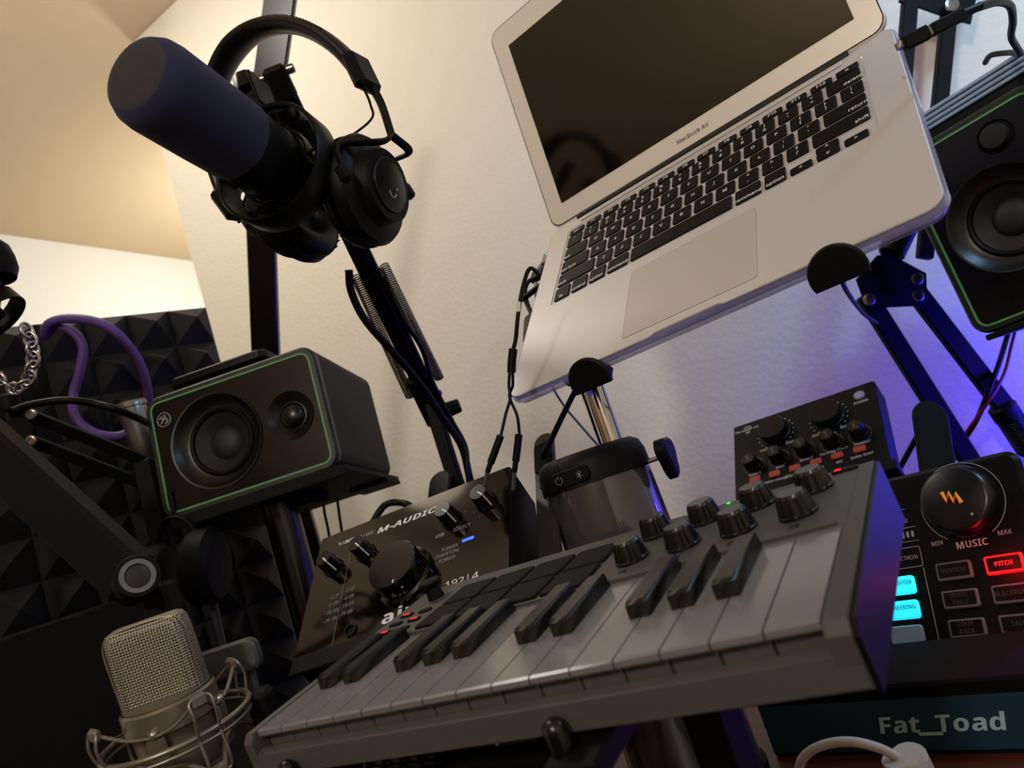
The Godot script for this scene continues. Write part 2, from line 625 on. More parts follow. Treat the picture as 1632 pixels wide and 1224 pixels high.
	part("rubber_foot", slab(0.012, 0.012, 0.0059, 0.0015, 0.0004), gap, t, Transform3D(face_up * Basis(Vector3.RIGHT, PI), Vector3(-0.13, -0.0098, -0.03)))

	stand()


func laptop_key(t: Node3D, shapes: Dictionary, s: String, w: float, h: float, x: float, cy: float, m: Material, ink: Material) -> void:
	var id := "%.4f_%.4f" % [w, h]
	if not shapes.has(id):
		shapes[id] = slab(w, h, 0.0016, 0.0016, 0.0003, 3)
	var k := part("key", shapes[id], m, t, Transform3D(face_up, Vector3(x, 0.0006, -cy)))
	if s == "":
		return
	var lines := s.split("\n")
	for i in lines.size():
		var hh := 0.0030
		var px := 0.0
		var py := 0.0
		if lines.size() == 2:
			py = 0.0032 if i == 0 else -0.0030
			hh = 0.0026
		elif s.length() > 1 and h > 0.01:
			hh = 0.0020
			py = -h / 2 + 0.0032
			var lean := -1.0 if x < 0.0 else 1.0
			px = lean * (w / 2 - 0.0022 - 0.00062 * s.length())
			if w < 0.022:
				px = 0.0
		elif h < 0.01:
			hh = 0.0018 if s.length() > 1 else 0.0022
		write(k, lines[i], hh, ink, at(px, py, 0.0001), 0.0, false, "legend")


func stand() -> void:
	var black := mat("black_plastic", Color.BLACK)
	var chrome := mat("chrome", Color(0.86, 0.86, 0.87), 0.06, 1.0)
	var top: Vector3 = Vector3(-0.3323, 1.0877, -0.5438)
	var low: Vector3 = Vector3(-0.3389, 1.0200, -0.5518)
	var foot := Vector3(low.x - 0.022, DESK, low.z + 0.006)
	var off := low - foot
	off.y = 0
	var t := thing("laptop_stand", "round black glossy stand with chrome pole and tray holding the laptop", "stand", at(foot.x, DESK, foot.z))
	var o := foot
	var bh := low.y - DESK + 0.004
	# speaker-like body: glossy skin between a matt collar and a matt foot
	var gloss := mat("gloss_body", Color(0.24, 0.235, 0.25), 0.12)
	gloss.clearcoat_enabled = true
	gloss.clearcoat = 1.0
	gloss.clearcoat_roughness = 0.05
	var R := 0.047
	part("body", lathe([Vector2(R + 0.006, 0.0), Vector2(R + 0.0055, 0.03), Vector2(R, bh - 0.035), Vector2(R - 0.001, bh - 0.025)], 64), gloss, t, Transform3D(), "glossy dark grey curved body")
	part("collar", lathe([Vector2(0, bh - 0.03), Vector2(R + 0.0012, bh - 0.0265), Vector2(R + 0.0005, bh - 0.012), Vector2(R - 0.002, bh - 0.004), Vector2(R - 0.008, bh), Vector2(0, bh)], 64), mat("matt_collar", Color(0.055, 0.055, 0.06), 0.55), t)
	part("foot_ring", lathe([Vector2(0, 0), Vector2(R + 0.009, 0), Vector2(R + 0.009, 0.006), Vector2(R + 0.005, 0.008), Vector2(0, 0.008)], 48), black, t)
	# button plate with power and wireless marks, facing the viewer
	var face := Vector3(-foot.x, 0, -foot.z).normalized()
	face = face.rotated(Vector3.UP, 0.42 * -1.0)
	var bb := Basis(Vector3.UP.cross(face).normalized(), Vector3.UP, face)
	var ink := mat("icon_ink", Color(0.62, 0.62, 0.62), 0.5)
	var plate := part("button_plate", slab(0.034, 0.013, 0.005, 0.006, 0.0006), mat("matt_collar", Color.BLACK), t, Transform3D(bb, face * (R + 0.0022) + Vector3(0, bh - 0.0175, 0)))
	var arc := []
	for i in 9:
		var g := deg_to_rad(125.0 + 290.0 * i / 8)
		arc.append(Vector3(-0.010 + cos(g) * 0.0030, sin(g) * 0.0030, 0.0002))
	part("power_mark", tube(arc, 0.0003, 3, 5), ink, plate)
	part("power_tick", box(0.0005, 0.0032, 0.0004, 0.0001), ink, plate, at(-0.010, 0.0022, 0.0002))
	part("wireless_mark", tube([Vector3(0.0068, -0.0018, 0.0002), Vector3(0.0112, 0.0018, 0.0002), Vector3(0.009, 0.0036, 0.0002), Vector3(0.009, -0.0036, 0.0002), Vector3(0.0112, -0.0018, 0.0002), Vector3(0.0068, 0.0018, 0.0002)], 0.0003, 1, 5), ink, plate)
	# pole, clamp screw and wing knob
	part("pole", rod(0.0105, top.y - low.y + 0.035, 0.0008, 40), chrome, t, at(off.x, bh - 0.006, off.z), "polished chrome pole")
	var kx := Vector3(0.93, 0, -0.25).normalized()
	part("clamp_screw", rod(0.0022, 0.022), chrome, t, Transform3D(along(Vector3.ZERO, kx).basis, Vector3(0, bh - 0.025, 0) + kx * (R - 0.008)))
	var wing := []
	for i in 24:
		var g := TAU * i / 24
		wing.append(0.0165 + 0.0035 * cos(g * 3))
	var rings := []
	for l in [[0.8, 0.0], [1.0, 0.0015], [1.0, 0.0085], [0.85, 0.0105]]:
		var ring := PackedVector3Array()
		for i in 24:
			var g := TAU * i / 24
			ring.append(Vector3(sin(g) * wing[i] * l[0], l[1], cos(g) * wing[i] * l[0]))
		rings.append(ring)
	part("wing_knob", done(loft(rings)), black, t, Transform3D(along(Vector3.ZERO, kx).basis, Vector3(0, bh - 0.025, 0) + kx * (R + 0.012)))
	# tray under the laptop and the two front lips
	var lt: Transform3D = Transform3D(Basis(Vector3(1.00000, 0.00000, 0.00000), Vector3(0.00000, 0.69088, 0.72297), Vector3(0.00000, -0.72297, 0.69088)), Vector3(-0.2016, 1.0792, -0.4674))
	var inv := Transform3D(Basis(), o + Vector3(0, 0, 0)).affine_inverse()
	part("tray", box(0.20, 0.004, 0.15, 0.001), black, t, inv * lt * at(0.0, -0.0126, -0.085))
	for x in [-0.0835, 0.0995]:
		part("tray_arm", box(0.014, 0.004, 0.022, 0.001), black, t, inv * lt * at(x, -0.0126, -0.002))
		part("arm_gusset", box(0.003, 0.014, 0.010, 0.0008), black, t, inv * lt * at(x + 0.012, -0.0085, 0.002))
		var disc := PackedVector2Array()
		for i in 21:
			var g := deg_to_rad(-22.0 + 224.0 * i / 20)
			disc.append(Vector2(cos(g) * 0.0172, sin(g) * 0.0172))
		part("front_lip", outline(disc, 0.005, 0.001), black, t, inv * lt * Transform3D(Basis(Vector3.RIGHT, -0.5), Vector3(x, -0.006, 0.0115)))
	var tilt := (lt.basis * Vector3(0.0, -0.0146, -0.085)) + lt.origin
	part("tray_bracket", box(0.03, 0.012, 0.09, 0.002), black, t, at(off.x, bh + top.y - low.y + 0.024, -0.02) * Transform3D(lt.basis, Vector3.ZERO))


# ---------------------------------------------------------------- loudspeakers
func plate_with_hole(x0: float, y0: float, x1: float, y1: float, c: Vector2, r: float) -> ArrayMesh:
	var ang := []
	for i in 48:
		ang.append(TAU * i / 48)
	for k in [[x0, y0], [x1, y0], [x1, y1], [x0, y1]]:
		ang.append(fposmod(atan2(k[1] - c.y, k[0] - c.x), TAU))
	ang.sort()
	var outer := PackedVector3Array()
	var inner := PackedVector3Array()
	var deep := PackedVector3Array()
	for g in ang:
		var d := Vector2(cos(g), sin(g))
		var s := 1e9
		if d.x > 1e-6: s = minf(s, (x1 - c.x) / d.x)
		if d.x < -1e-6: s = minf(s, (x0 - c.x) / d.x)
		if d.y > 1e-6: s = minf(s, (y1 - c.y) / d.y)
		if d.y < -1e-6: s = minf(s, (y0 - c.y) / d.y)
		outer.append(Vector3(c.x + d.x * s, c.y + d.y * s, 0))
		inner.append(Vector3(c.x + d.x * r, c.y + d.y * r, 0))
		deep.append(Vector3(c.x + d.x * r, c.y + d.y * r, -0.004))
	return done(loft([outer, inner, deep], false, false))


func frame_ring(w: float, h: float, r: float, t: float, d: float) -> ArrayMesh:
	return done(loft([rrect(w, h, r, -d, 6), rrect(w, h, r, 0, 6), rrect(w - 2 * t, h - 2 * t, r - t, 0, 6), rrect(w - 2 * t, h - 2 * t, r - t, -d, 6)], false, false))


func loudspeaker(called: String, label: String, tf: Transform3D, powered: bool) -> Node3D:
	var t := thing(called, label, "loudspeaker", tf, "pair of studio loudspeakers")
	var shell := mat("speaker_vinyl", Color(0.045, 0.044, 0.046), 0.55)
	var rim := mat("green_rim", Color(0.055, 0.105, 0.055), 0.4)
	var line := mat("green_line", Color(0.36, 0.58, 0.36), 0.45)
	var face := mat("baffle", Color(0.018, 0.016, 0.016), 0.22)
	var cone := mat("cone", Color(0.075, 0.075, 0.08), 0.6)
	var dark := mat("surround", Color(0.04, 0.04, 0.045), 0.45)
	part("cabinet", done(loft([rrect(0.128, 0.194, 0.012, -0.178, 6), rrect(0.140, 0.206, 0.016, -0.172, 6), rrect(0.140, 0.206, 0.016, -0.010, 6), rrect(0.1385, 0.2045, 0.0155, -0.0095, 6)], true, false)), shell, t)
	part("front_rim", done(loft([rrect(0.1405, 0.2065, 0.017, -0.0095, 6), rrect(0.1405, 0.2065, 0.017, -0.003, 6), rrect(0.1355, 0.2015, 0.015, 0.0, 6), rrect(0.1258, 0.1918, 0.0105, 0, 6), rrect(0.1258, 0.1918, 0.0105, -0.004, 6)], false, false)), rim, t, Transform3D(), "dark green rim around the front")
	part("green_outline", frame_ring(0.1266, 0.1926, 0.0108, 0.0019, 0.002), line, t, at(0, 0, 0.0003), "bright green line around the front")
	var wy := -0.0266 if not powered else -0.004
	var top_c := Vector2(0.0, 0.0612) if not powered else Vector2(0.0226, 0.071)
	var top_r := 0.0262 if not powered else 0.0165
	var split := 0.0305 if not powered else 0.0515
	part("baffle", plate_with_hole(-0.0635, -0.0965, 0.0635, split, Vector2(0.0, wy), 0.0535), face, t, at(0, 0, -0.001))
	part("baffle", plate_with_hole(-0.0635, split, 0.0635, 0.0965, top_c, top_r), face, t, at(0, 0, -0.001))
	# woofer
	var w := part("woofer", lathe([Vector2(0.0535, 0.0006), Vector2(0.0515, 0.0002), Vector2(0.047, -0.006), Vector2(0.041, -0.0115), Vector2(0.0385, -0.012)], 64), mat("waveguide", Color(0.055, 0.055, 0.06), 0.38), t, Transform3D(face_front, Vector3(0, wy, 0)))
	part("surround", lathe([Vector2(0.0385, -0.012), Vector2(0.0375, -0.0095), Vector2(0.0355, -0.0085), Vector2(0.0335, -0.0095), Vector2(0.0325, -0.0125)], 56), dark, w)
	part("cone", lathe([Vector2(0.0325, -0.0125), Vector2(0.026, -0.017), Vector2(0.0185, -0.022)], 56), cone, w)
	part("dust_cap", lathe([Vector2(0.019, -0.0215), Vector2(0.016, -0.0185), Vector2(0.010, -0.0163), Vector2(0.004, -0.0155), Vector2(0, -0.0155)], 40), cone, w)
	if not powered:
		var tw := part("tweeter", lathe([Vector2(0.0266, 0.0006), Vector2(0.0258, 0.0), Vector2(0.0215, -0.004), Vector2(0.0165, -0.0075), Vector2(0.0158, -0.0065), Vector2(0.0146, -0.0062), Vector2(0.0142, -0.0075)], 48), mat("waveguide", Color.BLACK), t, Transform3D(face_front, Vector3(top_c.x, top_c.y, 0)))
		part("dome", lathe([Vector2(0.0142, -0.0075), Vector2(0.012, -0.0035), Vector2(0.008, -0.0008), Vector2(0.004, 0.0004), Vector2(0, 0.0006)], 40), mat("dome", Color(0.03, 0.03, 0.033), 0.3), tw)
		# round logo badge
		var badge := part("logo_badge", lathe([Vector2(0, 0.0006), Vector2(0.0082, 0.0006), Vector2(0.0082, 0.0)], 32), mat("badge_dark", Color(0.03, 0.03, 0.03), 0.3), t, Transform3D(Basis(Vector3.BACK, PI / 2) * face_front, Vector3(-0.0414, -0.082, -0.001)))
		var silver := mat("badge_silver", Color(0.62, 0.60, 0.56), 0.35, 0.3)
		var ring := []
		for i in 24:
			ring.append(Vector3(cos(TAU * i / 24) * 0.0080, 0.0007, sin(TAU * i / 24) * 0.0080))
		part("badge_ring", tube(ring, 0.0006, 1, 6, true), silver, badge)
		# running figure made of strokes
		part("badge_figure", tube([Vector3(-0.0048, 0.001, -0.0012), Vector3(-0.0018, 0.001, -0.0038), Vector3(-0.0012, 0.001, 0.0012), Vector3(-0.0042, 0.001, 0.0042)], 0.0009, 2, 5), silver, badge)
		part("badge_figure", tube([Vector3(-0.001, 0.001, 0.0012), Vector3(0.0022, 0.001, -0.0016), Vector3(0.0012, 0.001, -0.0048)], 0.0009, 2, 5), silver, badge)
		part("badge_figure", tube([Vector3(0.0012, 0.001, 0.0002), Vector3(0.0046, 0.001, 0.0008), Vector3(0.0028, 0.001, 0.0046), Vector3(0.0006, 0.001, 0.0052)], 0.0009, 2, 5), silver, badge)
	else:
		part("volume_knob", lathe([Vector2(0.0125, -0.003), Vector2(0.0122, 0.006), Vector2(0.0112, 0.0078), Vector2(0, 0.0082)], 40), mat("knob_grey", Color(0.12, 0.115, 0.11), 0.25), t, Transform3D(face_front, Vector3(top_c.x, top_c.y, 0)))
		part("knob_recess", lathe([Vector2(0.0165, -0.001), Vector2(0.0150, -0.004), Vector2(0, -0.004)], 32), mat("dark_gap", Color.BLACK), t, Transform3D(face_front, Vector3(top_c.x, top_c.y, 0)))
		for x in [-0.03, 0.012]:
			part("jack", lathe([Vector2(0.0032, 0.0002), Vector2(0.0022, -0.002), Vector2(0, -0.002)], 20), mat("surround", Color.BLACK), t, Transform3D(face_front, Vector3(x, -0.078, -0.0005)))
	return t


func speakers() -> void:
	var lt: Transform3D = Transform3D(Basis(Vector3(0.85130, -0.01740, -0.52450), Vector3(-0.02880, 0.99640, -0.07970), Vector3(0.52400, 0.08290, 0.84770)), Vector3(-0.7217, 1.1674, -0.4572))
	var rt: Transform3D = Transform3D(Basis(Vector3(0.97254, 0.03385, 0.23026), Vector3(-0.03294, 0.99943, -0.00780), Vector3(-0.23039, 0.00000, 0.97310)), Vector3(-0.0347, 1.1165, -0.8846))
	loudspeaker("studio_monitor", "black loudspeaker lying sideways on a pole tray, bright green outline", lt * Transform3D(Basis(Vector3.BACK, -PI / 2), Vector3.ZERO), false)
	loudspeaker("studio_monitor", "upright black loudspeaker behind the laptop's right corner, with a round knob", rt, true)
	var black := mat("black_plastic", Color.BLACK)
	var steel := mat("black_steel", Color(0.035, 0.035, 0.038), 0.65)
	# left pole stand
	var c := lt * Vector3(-0.0, -0.0752, -0.085)
	var t := thing("speaker_stand", "black pole stand with a flat tray under the sideways loudspeaker", "stand", at(c.x, DESK, c.z))
	var rel := Transform3D(Basis(), -Vector3(c.x, DESK, c.z))
	part("tray", slab(0.20, 0.19, 0.008, 0.006, 0.001), steel, t, rel * lt * Transform3D(face_up, Vector3(0.008, -0.0703, -0.09)))
	part("tray_lip", box(0.20, 0.012, 0.003, 0.0008), steel, t, rel * lt * at(0.008, -0.0756, 0.005))
	part("tray_tongue", box(0.05, 0.004, 0.05, 0.001), steel, t, rel * lt * at(0.085, -0.079, -0.15))
	var p1: Vector3 = Vector3(-0.7557, 1.0767, -0.5037)
	part("pole", rod(0.0195, p1.y - DESK + 0.05, 0.001, 32), mat("gloss_black", Color(0.03, 0.03, 0.032), 0.22), t, at(p1.x - c.x, 0.004, p1.z - c.z))
	part("tray_hub", rod(0.03, 0.012, 0.002), steel, t, rel * lt * at(p1.x * 0 + 0.02, -0.0885, -0.08))
	part("foot_plate", slab(0.20, 0.20, 0.02, 0.006, 0.001), steel, t, Transform3D(face_up, Vector3(p1.x - c.x, 0.006, p1.z - c.z)))
	# right stand: tray on a post
	var d := rt * Vector3(0.0, -0.1035, -0.085)
	t = thing("speaker_stand", "black post stand with a tray under the upright loudspeaker", "stand", at(d.x, DESK, d.z))
	rel = Transform3D(Basis(), -Vector3(d.x, DESK, d.z))
	part("tray", slab(0.15, 0.18, 0.008, 0.006, 0.001), steel, t, rel * rt * Transform3D(face_up, Vector3(0.012, -0.1034, -0.085)))
	part("pole", rod(0.016, d.y - DESK - 0.008, 0.001, 32), steel, t, at(0.06, 0, 0.0))
	part("foot_plate", slab(0.16, 0.16, 0.02, 0.006, 0.001), steel, t, Transform3D(face_up, Vector3(0.04, 0.0061, 0.01)))
	# flat things lying on the two loudspeakers
	var rec := thing("wireless_receiver", "thin black slab device lying flat on top of the sideways loudspeaker", "receiver", lt * at(-0.016, 0.0706, -0.048))
	part("body", slab(0.118, 0.076, 0.010, 0.0112, 0.002), mat("phone_black", Color(0.045, 0.044, 0.046), 0.4), rec, Transform3D(face_up, Vector3(0, 0.0180, 0)))
	for f in [[-1, -1], [1, -1], [-1, 1], [1, 1]]:
		part("foot", rod(0.006, 0.0070), black, rec, at(f[0] * 0.045, 0, f[1] * 0.026))
	var drive := thing("hub", "ribbed blue-grey metal device lying on top of the upright loudspeaker", "hub", rt * at(0.0, 0.1036, -0.06))
	part("body", slab(0.15, 0.085, 0.012, 0.012, 0.002), black, drive, Transform3D(face_up, Vector3(0.01, 0.0122, 0)))
	var rib := mat("ribbed_metal", Color(0.66, 0.75, 0.84), 0.3, 0.6)
	for i in 4:
		part("rib", box(0.128, 0.004, 0.088, 0.001), rib, drive, at(0.02, 0.0145 + i * 0.0052, 0))
	for i in 3:
		part("spacer", box(0.124, 0.0016, 0.082, 0.0003), black, drive, at(0.02, 0.0172 + i * 0.0052, 0))


# ---------------------------------------------------------------- audio interface
func pointer_knob(t: Node3D, x: float, y: float, r: float, h: float, aim: float, m: Material, ink: Material) -> void:
	var k := part("knob", lathe([Vector2(r * 1.12, 0), Vector2(r * 1.10, 0.002), Vector2(r * 0.98, 0.0035), Vector2(r * 0.9, h - 0.001), Vector2(r * 0.84, h), Vector2(0, h)], 36), m, t, Transform3D(face_front * Basis(Vector3.UP, aim), Vector3(x, y, 0)))
	part("pointer", box(0.0013, 0.0004, r * 0.8, 0.0001), ink, k, at(0, h + 0.0001, r * 0.46))
	part("pointer", box(0.0013, h * 0.8, 0.0006, 0.0001), ink, k, Transform3D(Basis(Vector3.RIGHT, -0.055), Vector3(0, h * 0.55, r * 0.945)))


func audio_interface() -> void:
	var gloss := mat("gloss_panel", Color(0.018, 0.015, 0.013), 0.06)
	gloss.metallic_specular = 1.0
	var body := mat("interface_body", Color(0.03, 0.03, 0.032), 0.4)
	var kn := mat("gloss_knob", Color(0.012, 0.012, 0.014), 0.15)
	var ink := mat("white_ink", Color(0.82, 0.82, 0.84), 0.5)
	var dim := mat("dim_ink", Color(0.45, 0.43, 0.42), 0.5)
	var t := thing("audio_interface", "glossy dark audio interface with one large and four small knobs", "interface", Transform3D(Basis(Vector3(0.94698, 0.03024, -0.31986), Vector3(-0.24242, 0.72060, -0.64959), Vector3(0.21085, 0.69269, 0.68972)), Vector3(-0.4767, 0.9391, -0.3876)))
	var side := PackedVector2Array([Vector2(0.0, 0.0), Vector2(0.0, 0.1255), Vector2(-0.045, 0.118), Vector2(-0.062, 0.03), Vector2(-0.03, -0.01)])
	side.reverse()
	# wedge body seen from the side, pushed along x
	var turn := Basis(Vector3(0, 0, 1), Vector3(0, 1, 0), Vector3(-1, 0, 0))
	part("body", outline(side, 0.203, 0.001), body, t, Transform3D(turn, Vector3(-0.1015, 0, -0.0012)))
	part("front_panel", slab(0.2015, 0.1245, 0.002, 0.0015, 0.0003), gloss, t, at(0, 0.0627, 0.0004), "mirror-like dark front panel")
	part("channel_line", box(0.0004, 0.105, 0.0002, 0.00005), dim, t, at(-0.0618, 0.052, 0.0005))
	for k in [Vector3(-0.0776, 0.0845, -0.0000), Vector3(-0.0430, 0.0875, 0.0000), Vector3(0.0456, 0.0886, 0.0000), Vector3(0.0798, 0.0924, 0.0000)]:
		pointer_knob(t, k.x, k.y, 0.0088, 0.0165, 0.75, kn, ink)
	# large volume knob with a flared skirt
	var big := part("volume_knob", lathe([Vector2(0.027, 0), Vector2(0.0262, 0.004), Vector2(0.0232, 0.0055), Vector2(0.0228, 0.0185), Vector2(0.0216, 0.0205), Vector2(0.0, 0.0208)], 64), kn, t, Transform3D(face_front, Vector3(0.0038, 0.046, 0.0004)), "large glossy volume knob")
	part("pointer", box(0.0012, 0.0005, 0.0032, 0.0001), ink, big, at(0.0045, 0.0208, 0.0185))
	part("pointer", box(0.0014, 0.0016, 0.0005, 0.0001), ink, big, at(0.009, 0.014, 0.0214))
	part("level_led", slab(0.0115, 0.0026, 0.0012, 0.0008, 0.0002), glow("blue_led", Color(0.15, 0.32, 1.0), 2.2), t, at(0.0626, 0.0616, 0.0009), "lit blue status light")
	var z := 0.0006
	write(t, "M-AUDIO", 0.0058, ink, at(-0.002, 0.1075, z), 0.062, true, "lettering", 0.35)
	write(t, "192|4", 0.0062, ink, at(0.0585, 0.0235, z), 0.030, false)
	write(t, "air", 0.0115, ink, at(0.0005, 0.0125, z), 0.030, true)
	write(t, "DIRECT", 0.0024, dim, at(0.056, 0.076, z))
	write(t, "USB", 0.0024, dim, at(0.0345, 0.076, z))
	write(t, "POWER", 0.0019, dim, at(0.0455, 0.0595, z), 0.0, false)
	write(t, "PHANTOM\nPOWER", 0.0017, dim, at(0.0435, 0.0515, z), 0.0, false)
	write(t, "1 / INST", 0.0026, ink, at(-0.069, 0.1095, z))
	write(t, "2 / MIC", 0.0024, dim, at(-0.046, 0.1085, z))
	for i in 4:
		write(t, ["CLIP", "-6 dB", "-18 dB", "-36 dB"][i], 0.0017, dim, at(-0.0695, 0.052 - i * 0.0075, z), 0.0, false)
		write(t, ["CLIP", "-6 dB", "-18 dB", "-36 dB"][i], 0.0017, dim, at(-0.0535, 0.0535 - i * 0.0075, z), 0.0, false)
	for k in [Vector3(-0.0776, 0.0845, -0.0000), Vector3(-0.0430, 0.0875, 0.0000), Vector3(0.0456, 0.0886, 0.0000), Vector3(0.0798, 0.0924, 0.0000)]:
		for i in 9:
			var g := deg_to_rad(-60.0 + 300.0 * i / 8)
			part("tick", box(0.0018, 0.0003, 0.0002, 0.00004), dim, t, Transform3D(Basis(Vector3.BACK, g), Vector3(k.x + cos(g) * 0.0133, k.y + sin(g) * 0.0133, z)))
	# small ring that stands in for a reflection in the glossy panel
	part("jack", lathe([Vector2(0.006, 0.0), Vector2(0.006, 0.0015), Vector2(0.0042, 0.0015), Vector2(0.0042, -0.0), Vector2(0, 0.0)], 24), body, t, Transform3D(face_front, Vector3(-0.045, 0.012, 0.0004)))

	# stand of two flat prongs holding it
	var ft: Transform3D = Transform3D(Basis(Vector3(0.94698, 0.03024, -0.31986), Vector3(-0.24242, 0.72060, -0.64959), Vector3(0.21085, 0.69269, 0.68972)), Vector3(-0.4767, 0.9391, -0.3876))
	var grey := mat("prong_grey", Color(0.13, 0.125, 0.12), 0.5)
	var black := mat("black_plastic", Color.BLACK)
	var o := ft * Vector3(0.0, -0.02, -0.07)
	var s := thing("device_stand", "folding black stand with round-ended prongs behind the glossy interface", "stand", at(o.x, DESK, o.z))
	var rel := Transform3D(Basis(), -Vector3(o.x, DESK, o.z)) * ft
	part("prong", prong(0.021, 0.20, 0.005), grey, s, rel * Transform3D(Basis(Vector3.UP, -0.1), Vector3(0.1175, -0.012, -0.034)))
	part("pad", slab(0.0175, 0.034, 0.003, 0.0022, 0.0006), mat("rubber", Color(0.025, 0.025, 0.027), 0.7), s, rel * Transform3D(Basis(Vector3.UP, -0.1), Vector3(0.1170, 0.156, -0.0315)))
	part("screw", lathe([Vector2(0.0042, 0), Vector2(0.0042, 0.001), Vector2(0.0035, 0.0016), Vector2(0, 0.0016)], 6), grey, s, rel * Transform3D(face_front, Vector3(0.1165, 0.122, -0.0335)))
	part("prong", prong(0.026, 0.235, 0.005), black, s, rel * at(-0.0235, 0.0, -0.07))
	part("shelf_bar", box(0.19, 0.012, 0.03, 0.002), black, s, rel * at(0.0, -0.016, -0.042))
	part("shelf_lip", box(0.19, 0.016, 0.004, 0.001), black, s, rel * at(0.0, -0.010, 0.006))
	for x in [-0.06, 0.06]:
		var a := ft * Vector3(x, -0.016, -0.045) - Vector3(o.x, DESK, o.z)
		var b := Vector3(a.x, 0.0, a.z - 0.06)
		var tf := along(b, a)
		part("leg", box(0.016, b.distance_to(a), 0.008, 0.001), black, s, tf * at(0, b.distance_to(a) / 2, 0))
		part("foot", box(0.016, 0.008, 0.12, 0.002), black, s, at(b.x, 0.004, b.z + 0.03))


func prong(w: float, h: float, d: float) -> ArrayMesh:
	# flat strip standing on y = 0 with a round upper end
	var p := PackedVector2Array([Vector2(-w / 2, 0), Vector2(w / 2, 0)])
	for i in 11:
		var g := PI * i / 10
		p.append(Vector2(cos(g) * w / 2, h - w / 2 + sin(g) * w / 2))
	return outline(p, d, 0.0012)


